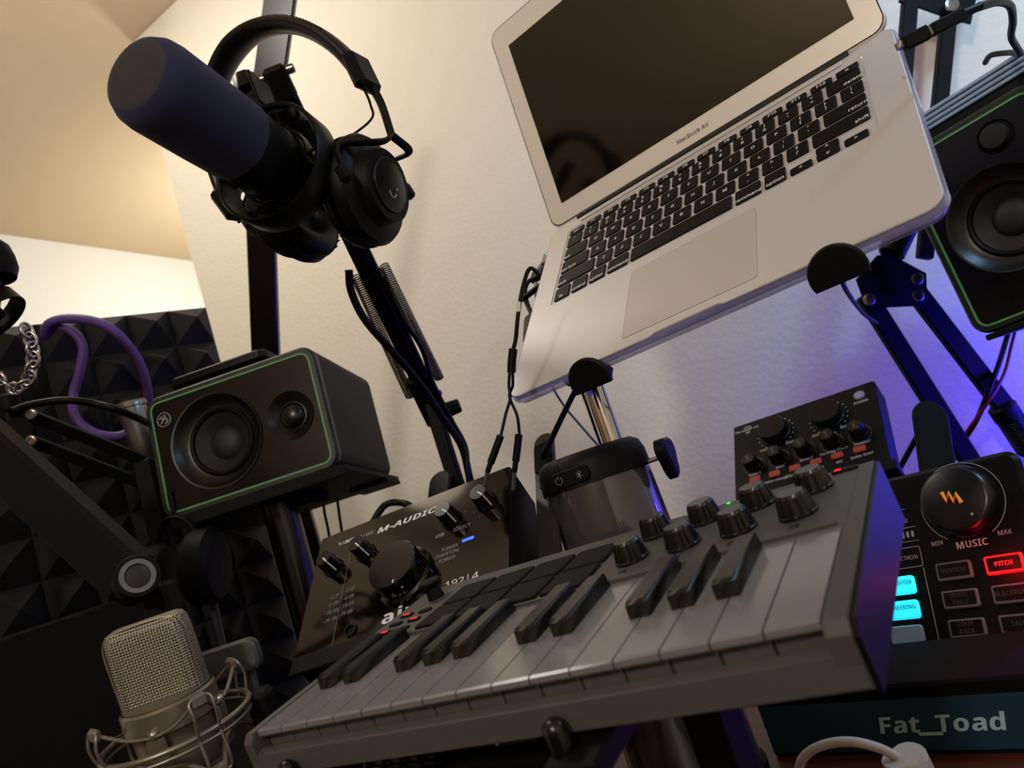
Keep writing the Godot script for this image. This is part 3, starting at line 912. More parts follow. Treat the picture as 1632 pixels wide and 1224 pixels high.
# ---------------------------------------------------------------- midi keyboard
func keyboard() -> void:
	var case_m := mat("grey_case", Color(0.265, 0.262, 0.26), 0.55)
	rough_relief(case_m, 21, 0.25, 1.2, 0.06, 0.25)
	case_m.uv1_world_triplanar = false
	var white := mat("grey_white_key", Color(0.45, 0.445, 0.445), 0.16)
	var dark := mat("dark_key", Color(0.05, 0.048, 0.047), 0.35)
	var side_m := mat("case_side", Color(0.03, 0.027, 0.038), 0.42)
	var black := mat("black_plastic", Color.BLACK)
	var pad_m := mat("pad_rubber", Color(0.05, 0.05, 0.052), 0.7)
	var t := thing("midi_keyboard", "small grey keyboard controller with pads and knobs in the foreground", "keyboard", Transform3D(Basis(Vector3(0.99377, 0.00879, -0.11114), Vector3(0.01041, 0.98521, 0.17103), Vector3(0.11100, -0.17112, 0.97898)), Vector3(-0.2497, 0.9310, -0.2302)))
	var W := 0.318
	var D := 0.178
	# case: floor tray, cheeks, control panel and front bar
	part("case_bottom", box(W - 0.006, 0.010, D - 0.006, 0.002), case_m, t, at(0, -0.0215, -D / 2))
	part("front_bar", done(bar_profile([Vector2(0.0, -0.0235), Vector2(0.0015, -0.0225), Vector2(0.0, -0.0115), Vector2(-0.0045, -0.0098), Vector2(-0.0105, -0.0145), Vector2(-0.0105, -0.0235)], W - 0.002)), case_m, t)
	for s in [-1, 1]:
		var wc := 0.0065 if s < 0 else 0.0085
		part("cheek", done(bar_profile([Vector2(0.0005, -0.0235), Vector2(0.0005, -0.0045), Vector2(-0.003, -0.0004), Vector2(-0.02, 0.0), Vector2(-D, 0.0), Vector2(-D, -0.0235)], wc)), case_m, t, at(s * (W / 2 - wc / 2), 0, 0))
	part("side_plate", done(bar_profile([Vector2(0.001, -0.025), Vector2(0.0008, -0.0055), Vector2(-0.004, -0.0012), Vector2(-D - 0.001, -0.001), Vector2(-D - 0.001, -0.034)], 0.002)), side_m, t, at(W / 2 + 0.0011, 0, 0), "glossy dark side plate")
	part("control_panel", done(bar_profile([Vector2(-0.0895, -0.010), Vector2(-0.0895, -0.0012), Vector2(-0.0905, 0.0), Vector2(-D, 0.0), Vector2(-D, -0.02)], W - 0.013)), case_m, t, at(-0.001, 0.0002, 0))
	part("panel_step", box(W - 0.02, 0.0022, 0.0016, 0.0004), case_m, t, at(-0.001, 0.0008, -0.0925))
	# keys
	var pitch := 0.30200 / 15.0
	var left := -0.1520
	var key_shape := done(bar_profile([Vector2(-0.0055, -0.0042), Vector2(-0.0045, -0.003), Vector2(-0.0045, -0.0006), Vector2(-0.0062, 0.0), Vector2(-0.0895, 0.0), Vector2(-0.0895, -0.0042)], pitch - 0.0009))
	var skirt_shape := box(pitch - 0.0011, 0.0098, 0.006, 0.0003)
	var black_shape := done(black_key_shape())
	for i in 15:
		var x := left + pitch * (i + 0.5)
		var k := part("white_key", key_shape, white, t, at(x, -0.0004, 0))
		part("key_skirt", skirt_shape, mat("key_skirt", Color(0.33, 0.325, 0.32), 0.5), k, at(0, -0.0088, -0.0125))
		if i < 14 and not (i % 7 in [2, 6]):
			part("black_key", black_shape, dark, t, at(left + pitch * (i + 1) - 0.0004, -0.0004, 0))
	# eight knobs, eight pads, joystick, small buttons
	var kshape := knob_mesh(0.0098, 0.0078, 0.0115, 12, 0.1)
	for c in 4:
		for r in 2:
			part("knob", kshape, mat("knob_black", Color(0.028, 0.028, 0.03), 0.3), t, at(0.0355 + c * 0.0305 + r * 0.004, 0.0003, -0.121 - r * 0.034))
	var pshape := slab(0.0285, 0.0285, 0.0015, 0.003, 0.0006)
	for c in 4:
		for r in 2:
			part("pad", pshape, pad_m, t, Transform3D(face_up, Vector3(-0.0955 + c * 0.0315, 0.0022, -0.1125 - r * 0.0315)))
	part("joystick", lathe([Vector2(0.006, 0), Vector2(0.0055, 0.004), Vector2(0.005, 0.008), Vector2(0.0078, 0.0105), Vector2(0.0085, 0.012), Vector2(0.0078, 0.0132), Vector2(0.004, 0.0125), Vector2(0, 0.0122)], 32), black, t, at(-0.134, 0.0, -0.155))
	var red := glow("red_led", Color(1.0, 0.06, 0.04), 1.6)
	var bshape := slab(0.0105, 0.0048, 0.0016, 0.0025, 0.0006)
	for c in 2:
		for r in 3:
			var b := part("button", bshape, black, t, Transform3D(face_up, Vector3(-0.1425 + c * 0.0165, 0.0016, -0.106 - r * 0.0125)))
			if (c + r) % 2 == 0:
				part("button_light", slab(0.0062, 0.0015, 0.0006, 0.0004, 0.0001), red, b, at(0, 0, 0.0002))
	part("button", slab(0.014, 0.005, 0.0022, 0.002, 0.0006), black, t, Transform3D(face_up, Vector3(0.1445, 0.0016, -0.1735)))
	part("status_light", slab(0.0035, 0.0016, 0.0007, 0.0005, 0.0001), red, t, Transform3D(face_up, Vector3(0.1412, 0.0019, -0.1735)), "small lit red light")
	part("power_light", slab(0.002, 0.002, 0.0009, 0.0005, 0.0001), glow("green_led", Color(0.1, 0.9, 0.35), 1.5), t, Transform3D(face_up, Vector3(0.079, 0.0014, -0.1735)), "tiny green light")
	var ink := mat("case_ink", Color(0.09, 0.088, 0.085), 0.6)
	for c in 4:
		write(t, "K%d" % (c + 5), 0.0022, ink, Transform3D(face_up, Vector3(0.0355 + c * 0.0305, 0.0004, -0.1045)), 0.0, false)
	write(t, "MPK mini", 0.0045, ink, Transform3D(face_up, Vector3(-0.112, 0.0004, -0.0965)), 0.032, true)
	# two-tier stand with rubber pegs
	var kt: Transform3D = Transform3D(Basis(Vector3(0.99377, 0.00879, -0.11114), Vector3(0.01041, 0.98521, 0.17103), Vector3(0.11100, -0.17112, 0.97898)), Vector3(-0.2497, 0.9310, -0.2302))
	var o := kt * Vector3(0, -0.03, -0.08)
	var s := thing("keyboard_stand", "black stand with rubber pegs along the front edge of the keyboard", "stand", at(o.x, DESK, o.z))
	var rel := Transform3D(Basis(), -Vector3(o.x, DESK, o.z)) * kt
	var peg := lathe([Vector2(0, -0.018), Vector2(0.0052, -0.018), Vector2(0.0052, 0.002), Vector2(0.0045, 0.0045), Vector2(0.0025, 0.006), Vector2(0, 0.0064)], 24)
	for x in [-0.1245, 0.040]:
		part("peg", peg, mat("rubber_gloss", Color(0.02, 0.02, 0.022), 0.22), s, rel * at(x, -0.0195, 0.0068))
		part("arm", box(0.024, 0.010, 0.19, 0.001), mat("arm_steel", Color(0.06, 0.055, 0.055), 0.45), s, rel * at(x + 0.006, -0.0318, -0.078))
		var a := kt * Vector3(x + 0.006, -0.0368, -0.12) - Vector3(o.x, DESK, o.z)
		part("leg", box(0.022, a.y, 0.022, 0.001), black, s, at(a.x, a.y / 2, a.z))
		part("foot", box(0.03, 0.008, 0.16, 0.002), black, s, at(a.x, 0.004, a.z + 0.02))
	part("cross_bar", box(0.19, 0.012, 0.02, 0.001), black, s, rel * at(-0.036, -0.043, -0.12))


func bar_profile(prof: Array, w: float) -> SurfaceTool:
	# outline in (z, y) pushed along x, centred
	var a := PackedVector3Array()
	var b := PackedVector3Array()
	for p in prof:
		a.append(Vector3(-w / 2, p.y, p.x))
		b.append(Vector3(w / 2, p.y, p.x))
	var area := 0.0
	for i in prof.size():
		var p: Vector2 = prof[i]
		var q: Vector2 = prof[(i + 1) % prof.size()]
		area += p.x * q.y - p.y * q.x
	# seen from +x the z axis points left
	if area > 0:
		a.reverse()
		b.reverse()
	var st := SurfaceTool.new()
	st.begin(Mesh.PRIMITIVE_TRIANGLES)
	st.set_smooth_group(-1)
	var n := a.size()
	for j in n:
		var k := (j + 1) % n
		for v in [a[j], b[j], b[k], a[j], b[k], a[k]]:
			st.add_vertex(v)
	fan(st, a, false)
	fan(st, b, true)
	return st


func black_key_shape() -> SurfaceTool:
	var rings := []
	for l in [[0.0104, -0.0405, -0.0895, 0.0], [0.0100, -0.0412, -0.0895, 0.0062], [0.0086, -0.0428, -0.0895, 0.0076]]:
		var ring := PackedVector3Array()
		for v in [[-1, 1], [1, 1], [1, -1], [-1, -1]]:
			ring.append(Vector3(v[0] * l[0] / 2, l[3], l[1] if v[1] > 0 else l[2]))
		rings.append(ring)
	return loft(rings)


# ---------------------------------------------------------------- sound card
func dots(t: Node3D, x: float, y: float, r: float, n: int, size: float, m: Material, z: float) -> void:
	for i in n:
		var g := deg_to_rad(-55.0 + 290.0 * i / (n - 1))
		part("scale_dot", slab(size, size, size * 0.49, 0.0003, 0.00005, 2), m, t, at(x + cos(g) * r, y + sin(g) * r, z))


func sound_card() -> void:
	var body := mat("card_body", Color(0.028, 0.026, 0.027), 0.45)
	var ink := mat("card_ink", Color(0.72, 0.70, 0.70), 0.5)
	var kn := mat("card_knob", Color(0.022, 0.022, 0.023), 0.32, 0.2)
	var orange := mat("orange_key", Color(0.72, 0.24, 0.17), 0.5)
	var t := thing("sound_card", "black live sound card with two large knobs and orange buttons", "sound card", Transform3D(Basis(Vector3(0.99856, 0.00000, -0.05373), Vector3(-0.03784, 0.70994, -0.70325), Vector3(0.03815, 0.70426, 0.70891)), Vector3(-0.3056, 1.0053, -0.9436)))
	part("body", slab(0.178, 0.125, 0.003, 0.034, 0.0015), body, t, at(0, -0.0625, 0))
	part("base", box(0.17, 0.118, 0.012, 0.002), body, t, at(0, -0.0625, -0.038))
	var z := 0.0003
	for k in [[-0.033, -0.033, "MIC"], [0.0318, -0.035, "ECHO"]]:
		var b := part("large_knob", knob_mesh(0.0188, 0.0178, 0.0145, 24, 0.04), kn, t, Transform3D(face_front, Vector3(k[0], k[1], 0)), "large round knob")
		part("knob_cap", rod(0.0155, 0.0004, 0.0001, 40), mat("knob_cap", Color(0.05, 0.05, 0.052), 0.3, 0.5), b, at(0, 0.0144, 0))
		dots(t, k[0], k[1], 0.0225, 17, 0.0017, ink, z)
		write(t, "MIN", 0.0026, ink, at(k[0] - 0.0165, k[1] - 0.0215, z))
		write(t, k[2], 0.0026, ink, at(k[0], k[1] - 0.0265, z))
		write(t, "MAX", 0.0026, ink, at(k[0] + 0.0165, k[1] - 0.0215, z))
	var names := ["TREBLE", "BASS", "Record", "Backing Track", "Monitor"]
	for i in 5:
		var x := -0.0634 + i * 0.0316
		var b := part("small_knob", knob_mesh(0.0098, 0.0088, 0.0165, 18, 0.06), kn, t, Transform3D(face_front, Vector3(x, -0.0735, 0)))
		for s in [-1, 1]:
			part("knob_mark", box(0.0007, 0.0003, 0.0105, 0.0001), mat("mark_grey", Color(0.42, 0.42, 0.42), 0.4, 0.3), b, Transform3D(Basis(Vector3.UP, s * 0.35 + 0.3), Vector3(0, 0.0166, 0)))
		dots(t, x, -0.0735, 0.0125, 21, 0.0009, ink, z)
		write(t, names[i], 0.0027, ink, at(x + 0.001, -0.0868, z))
	var low := ["Electric", "Voice change", "Elimination", "Dodge", "MC", "Voice Over"]
	for i in 6:
		var x := -0.0622 + i * 0.0245
		part("button", slab(0.0135, 0.0088, 0.0022, 0.004, 0.0008), orange, t, at(x, -0.0955, 0.0025), "orange-red button")
		write(t, low[i], 0.0024, ink, at(x + 0.001, -0.1040, z))
	part("power_button", lathe([Vector2(0.0062, 0), Vector2(0.0062, 0.0018), Vector2(0.005, 0.003), Vector2(0, 0.0032)], 32), mat("power_lens", Color(0.62, 0.60, 0.72), 0.35), t, Transform3D(face_front, Vector3(0.0703, -0.0178, 0)), "round pale power button")
	write(t, "POWER", 0.0030, ink, at(0.0705, -0.0275, z))
	write(t, "Live", 0.0026, ink, at(-0.069, -0.0085, z))
	write(t, "The sound card", 0.0018, ink, at(-0.069, -0.0125, z))
	write(t, "V8", 0.0030, ink, at(-0.069, -0.0175, z))

	# stand that carries the card above the mixer
	var vt: Transform3D = Transform3D(Basis(Vector3(0.99856, 0.00000, -0.05373), Vector3(-0.03784, 0.70994, -0.70325), Vector3(0.03815, 0.70426, 0.70891)), Vector3(-0.3056, 1.0053, -0.9436))
	var black := mat("black_plastic", Color.BLACK)
	var o := vt * Vector3(0.0, -0.13, -0.04)
	var s := thing("device_stand", "black folding stand with a wide round-ended prong beside the sound card", "stand", at(o.x, DESK, o.z))
	var rel := Transform3D(Basis(), -Vector3(o.x, DESK, o.z))
	part("shelf_bar", box(0.19, 0.010, 0.05, 0.002), black, s, rel * vt * at(0.0, -0.1305, -0.024))
	part("shelf_lip", box(0.19, 0.014, 0.004, 0.001), black, s, rel * vt * at(0.0, -0.1305, 0.004))
	part("back_rest", box(0.12, 0.14, 0.004, 0.001), black, s, rel * vt * at(0.0, -0.066, -0.0462))
	for x in [-0.06, 0.06]:
		var a := vt * Vector3(x, -0.134, -0.03) - Vector3(o.x, DESK, o.z)
		var b := Vector3(a.x, 0, a.z - 0.02)
		part("leg", box(0.018, a.distance_to(b), 0.01, 0.001), black, s, along(b, a) * at(0, a.distance_to(b) / 2, 0))
		part("foot", box(0.018, 0.008, 0.14, 0.002), black, s, at(b.x, 0.004, b.z))
	var p0: Vector3 = Vector3(-0.1654, 0.8839, -0.7860)
	var p1: Vector3 = Vector3(-0.1533, 0.9669, -0.8301)
	var tf := along(p0, p1, TOWARD)
	part("prong", prong(0.034, p0.distance_to(p1), 0.006), black, s, Transform3D(Basis(), -Vector3(o.x, DESK, o.z)) * tf)
	var fl := Vector3(p0.x, DESK, p0.z)
	part("prong_leg", box(0.02, p0.y - DESK + 0.02, 0.01, 0.001), black, s, at(p0.x - o.x, (p0.y - DESK + 0.02) / 2, p0.z - o.z - 0.006))
	part("prong_bar", box(absf(p0.x - o.x) + 0.02, 0.008, 0.012, 0.001), black, s, at((p0.x - o.x) / 2, 0.008, p0.z - o.z - 0.006))
	part("prong_link", box(0.012, 0.008, absf(p0.z - o.z) + 0.02, 0.001), black, s, at(0.0, 0.010, (p0.z - o.z) / 2))


# ---------------------------------------------------------------- podcast mixer
func podcast_mixer() -> void:
	var body := mat("mixer_body", Color(0.022, 0.022, 0.024), 0.4)
	var ink := mat("mixer_ink", Color(0.55, 0.55, 0.57), 0.5)
	var kn := mat("mixer_knob", Color(0.025, 0.025, 0.028), 0.3)
	var t := thing("podcast_mixer", "black mixer console with one big knob and lit pads at the right", "mixer", Transform3D(Basis(Vector3(0.98497, 0.00000, 0.17270), Vector3(0.06914, 0.91636, -0.39433), Vector3(-0.15826, 0.40035, 0.90259)), Vector3(-0.0900, 0.9147, -0.7290)))
	part("body", slab(0.225, 0.1515, 0.012, 0.032, 0.004, 6), body, t, at(-0.1085, -0.0745, 0.0))
	var z := 0.0003
	# big dial
	var k := Vector2(-0.0467, -0.0335)
	var b := part("dial", lathe([Vector2(0.0312, 0), Vector2(0.0308, 0.004), Vector2(0.0285, 0.012), Vector2(0.0262, 0.0145), Vector2(0.0245, 0.015), Vector2(0, 0.015)], 72), kn, t, Transform3D(face_front, Vector3(k.x, k.y, 0)), "big round black dial")
	part("dial_dot", rod(0.0011, 0.0003, 0.00005, 12), ink, b, at(0.0115, 0.0149, 0.0150))
	var arc := []
	for i in 25:
		var g := deg_to_rad(-58.0 + 296.0 * i / 24)
		arc.append(Vector3(k.x + cos(g) * 0.0335, k.y + sin(g) * 0.0335, 0.0002))
	part("dial_scale", tube(arc, 0.00035, 2, 5), ink, t)
	# zig-zag emblem in orange
	var gold := mat("gold_print", Color(0.93, 0.62, 0.13), 0.5)
	part("emblem", tube([Vector3(-0.009, 0.0151, -0.0040), Vector3(-0.0045, 0.0151, 0.0030), Vector3(-0.0035, 0.0151, -0.0040), Vector3(0.0012, 0.0151, 0.0034), Vector3(0.0022, 0.0151, -0.0035), Vector3(0.0070, 0.0151, 0.0040)], 0.0018, 1, 8), gold, b, Transform3D(Basis(Vector3.UP, -0.25), Vector3(0, 0, -0.001)))
	write(t, "MIN", 0.0038, ink, at(-0.0735, -0.0640, z), 0.0, false)
	write(t, "MUSIC", 0.0058, ink, at(-0.0465, -0.0688, z))
	write(t, "MAX", 0.0038, ink, at(-0.0205, -0.0640, z), 0.0, false)
	# left column prints
	write(t, "MAX", 0.0030, ink, at(-0.0985, -0.0405, z), 0.0, false)
	part("print_line", box(0.018, 0.0005, 0.0002, 0.00005), ink, t, at(-0.097, -0.0465, z))
	part("print_line", box(0.018, 0.0005, 0.0002, 0.00005), ink, t, at(-0.097, -0.0585, z))
	part("print_line", box(0.010, 0.0005, 0.0002, 0.00005), ink, t, at(-0.099, -0.0300, z))
	for i in 3:
		part("print_bar", slab(0.0022, 0.0055, 0.001, 0.0003, 0.00005), ink, t, at(-0.1005 + i * 0.0042, -0.0525, z))
	part("print_frame", frame_ring(0.034, 0.0175, 0.002, 0.0005, 0.0003), ink, t, at(-0.1055, -0.0720, z))
	write(t, "ELECTRON", 0.0026, ink, at(-0.103, -0.0722, z), 0.0, false)
	part("divider", box(0.0006, 0.064, 0.0003, 0.00005), ink, t, at(-0.0890, -0.1140, z))
	# six framed buttons, one lit red
	var names := ["DENOISE", "PITCH", "MUSIC\nONLY", "ELECTRON", "LOOP\nBACK", "TALK"]
	for i in 6:
		var x := -0.0642 + (i % 2) * 0.0385
		var y := -0.0885 - int(i / 2) * 0.0228
		var frame_m: Material = glow("red_frame", Color(1.0, 0.04, 0.07), 1.0) if i == 1 else mat("button_frame", Color(0.3, 0.3, 0.33), 0.4)
		var n := part("button", slab(0.0285, 0.0148, 0.002, 0.0035, 0.0009), frame_m, t, at(x, y, 0.0032), "button with a lit red frame" if i == 1 else "")
		part("button_face", slab(0.0245, 0.0108, 0.0012, 0.0006, 0.0001), body, n, at(0, 0.0004, 0.0003))
		write(n, names[i], 0.0027, glow("red_ink", Color(1.0, 0.05, 0.05), 1.2) if i == 1 else mat("faint_ink", Color(0.10, 0.10, 0.11), 0.5), at(0, 0.0004, 0.0005), 0.0, true)
	if true:
		var l := OmniLight3D.new()
		l.name = "red_button_light"
		l.light_color = Color(1.0, 0.06, 0.08)
		l.light_energy = 0.0012
		l.light_size = 0.01
		l.omni_range = 6.0
		l.shadow_enabled = true
		var mt: Transform3D = Transform3D(Basis(Vector3(0.98497, 0.00000, 0.17270), Vector3(0.06914, 0.91636, -0.39433), Vector3(-0.15826, 0.40035, 0.90259)), Vector3(-0.0900, 0.9147, -0.7290))
		l.position = mt * Vector3(-0.0257, -0.0885, 0.03)
		add_child(l)
	# lit pads at the left
	var pads := [["LAUGHTER", true], ["CHEERING", true], ["", false]]
	for i in 3:
		var lit: bool = pads[i][1]
		var m: Material = glow("cyan_pad", Color(0.12, 0.80, 0.92), 1.0) if lit else mat("pale_pad", Color(0.42, 0.55, 0.60), 0.4)
		var n := part("pad", slab(0.0285, 0.0155, 0.003, 0.0045, 0.0014), m, t, at(-0.1120 - i * 0.0006, -0.0950 - i * 0.0203, 0.0042), "lit cyan pad" if lit else "pale unlit pad")
		if lit:
			write(n, pads[i][0], 0.0026, mat("pad_ink", Color(0.02, 0.22, 0.28), 0.6), at(0.001, 0.002, 0.0001), 0.0, false)
	# foot that carries it
	var mt2: Transform3D = Transform3D(Basis(Vector3(0.98497, 0.00000, 0.17270), Vector3(0.06914, 0.91636, -0.39433), Vector3(-0.15826, 0.40035, 0.90259)), Vector3(-0.0900, 0.9147, -0.7290))
	var black := mat("black_plastic", Color.BLACK)
	var o := mt2 * Vector3(-0.1085, -0.15, -0.03)
	var s := thing("mixer_stand", "black wedge stand under the mixer with the big dial", "stand", at(o.x, DESK, o.z))
	var rel := Transform3D(Basis(), -Vector3(o.x, DESK, o.z))
	part("shelf", box(0.19, 0.006, 0.05, 0.001), black, s, rel * mt2 * at(-0.1085, -0.1536, -0.014))
	part("back_rest", box(0.19, 0.12, 0.004, 0.001), black, s, rel * mt2 * at(-0.1085, -0.09, -0.0345))
	for x in [-0.18, -0.04]:
		var a := mt2 * Vector3(x, -0.152, -0.036) - Vector3(o.x, DESK, o.z)
		part("leg", box(0.02, a.y, 0.012, 0.001), black, s, at(a.x, a.y / 2, a.z))
		part("foot", box(0.02, 0.006, 0.10, 0.001), black, s, at(a.x, 0.003, a.z - 0.02))


# ---------------------------------------------------------------- broadcast microphone
func dynamic_mic() -> void:
	var p1: Vector3 = Vector3(-0.3828, 1.3205, -0.2447)
	var p2: Vector3 = Vector3(-0.4194, 1.3045, -0.3470)
	var tf := along(p1, p2)
	var foam := mat("navy_foam", Color(0.125, 0.135, 0.27), 0.95)
	foam.rim_enabled = true
	foam.rim = 0.4
	rough_relief(foam, 31, 0.12, 5.0, 0.05, 0.7)
	foam.uv1_world_triplanar = false
	var black := mat("mic_black", Color(0.022, 0.022, 0.023), 0.5)
	var t := thing("broadcast_microphone", "dark microphone with long navy foam windscreen held in a round shock mount", "microphone", tf)
	part("windscreen", lathe([Vector2(0.0235, -0.0072), Vector2(0.0258, -0.0058), Vector2(0.0297, 0.001), Vector2(0.0308, 0.009), Vector2(0.0306, 0.05), Vector2(0.0300, 0.079), Vector2(0.0280, 0.0815), Vector2(0, 0.0815)], 64), foam, t, Transform3D(), "navy foam windscreen")
	var tip := mat("grey_foam", Color(0.2, 0.2, 0.205), 0.95)
	rough_relief(tip, 33, 0.12, 5.0, 0.05, 0.7)
	tip.uv1_world_triplanar = false
	part("windscreen_end", lathe([Vector2(0, -0.0092), Vector2(0.014, -0.0090), Vector2(0.0215, -0.0082), Vector2(0.0236, -0.0071)], 56), tip, t, Transform3D(), "flat greyish end of the windscreen")
	part("body", lathe([Vector2(0, 0.078), Vector2(0.0283, 0.078), Vector2(0.0283, 0.128), Vector2(0.0262, 0.134), Vector2(0.0235, 0.140), Vector2(0.0235, 0.162), Vector2(0.021, 0.166), Vector2(0, 0.166)], 56), black, t)
	part("body_band", lathe([Vector2(0.0284, 0.1285), Vector2(0.0298, 0.130), Vector2(0.0298, 0.135), Vector2(0.0262, 0.1365)], 56), mat("band_black", Color(0.035, 0.035, 0.037), 0.3), t)
	part("cable_socket", rod(0.009, 0.03, 0.001), black, t, at(0, 0.164, 0))

	# round shock mount
	var m := thing("shock_mount", "black ring shock mount around the broadcast microphone", "shock mount", tf)
	var ring := mat("ring_black", Color(0.05, 0.05, 0.051), 0.42)
	part("ring", lathe([Vector2(0.0455, 0.112), Vector2(0.0475, 0.111), Vector2(0.0485, 0.1125), Vector2(0.0485, 0.135), Vector2(0.0475, 0.1365), Vector2(0.0460, 0.1355), Vector2(0.0455, 0.112)], 72), ring, m)
	part("inner_ring", lathe([Vector2(0.0300, 0.120), Vector2(0.0318, 0.1195), Vector2(0.0318, 0.128), Vector2(0.0300, 0.128), Vector2(0.0300, 0.120)], 56), ring, m)
	var band := mat("elastic_black", Color(0.02, 0.02, 0.02), 0.75)
	for i in 4:
		var g := deg_to_rad(20.0 + 90.0 * i)
		var u := Vector3(sin(g), 0, cos(g))
		var v := Vector3(cos(g), 0, -sin(g))
		part("clip", box(0.010, 0.009, 0.005, 0.001), ring, m, Transform3D(Basis(v, Vector3.UP, u * 1.0), u * 0.0345 + Vector3(0, 0.123, 0)))
		part("clip", box(0.014, 0.007, 0.004, 0.001), ring, m, Transform3D(Basis(v, Vector3.UP, u * 1.0), u * 0.0430 + Vector3(0, 0.119, 0)))
		for s in [-1.0, 1.0]:
			part("elastic", tube([u * 0.0440 + v * 0.009 * s + Vector3(0, 0.117, 0), u * 0.0385 + v * 0.003 * s + Vector3(0, 0.114, 0), u * 0.0325 + v * 0.006 * s + Vector3(0, 0.121, 0), u * 0.0385 - v * 0.004 * s + Vector3(0, 0.127, 0), u * 0.0445 + v * 0.009 * s + Vector3(0, 0.131, 0)], 0.0013, 5, 6), band, m)
	# bracket, tightening knob and clamp above the ring
	var inv := tf.affine_inverse()
	var up_dir: Vector3 = (inv.basis * Vector3(-0.15, 1, 0)).normalized()
	up_dir = (up_dir - Vector3.UP * up_dir.dot(Vector3.UP)).normalized()
	var sx := up_dir.cross(Vector3.UP)
	var bb := Basis(sx, up_dir, sx.cross(up_dir))
	part("bracket", box(0.022, 0.018, 0.030, 0.002), mat("bracket_grey", Color(0.055, 0.052, 0.05), 0.45), m, Transform3D(bb, up_dir * 0.0565 + Vector3(0, 0.125, 0)))
	part("bracket_plate", box(0.003, 0.034, 0.026, 0.001), mat("bracket_grey", Color.BLACK), m, Transform3D(bb, up_dir * 0.070 + sx * 0.011 + Vector3(0, 0.125, 0)))
	part("bracket_plate", box(0.003, 0.034, 0.026, 0.001), mat("bracket_grey", Color.BLACK), m, Transform3D(bb, up_dir * 0.070 - sx * 0.011 + Vector3(0, 0.125, 0)))
	part("tightening_knob", knob_mesh(0.0085, 0.008, 0.013, 14, 0.08), ring, m, Transform3D(Basis(up_dir, sx, up_dir.cross(sx)), up_dir * 0.068 + sx * 0.0115 + Vector3(0, 0.126, 0)))
	part("thread_nut", lathe([Vector2(0, 0), Vector2(0.010, 0), Vector2(0.010, 0.014), Vector2(0.0085, 0.016), Vector2(0, 0.016)], 8), ring, m, Transform3D(bb, up_dir * 0.080 + Vector3(0, 0.125, 0)))


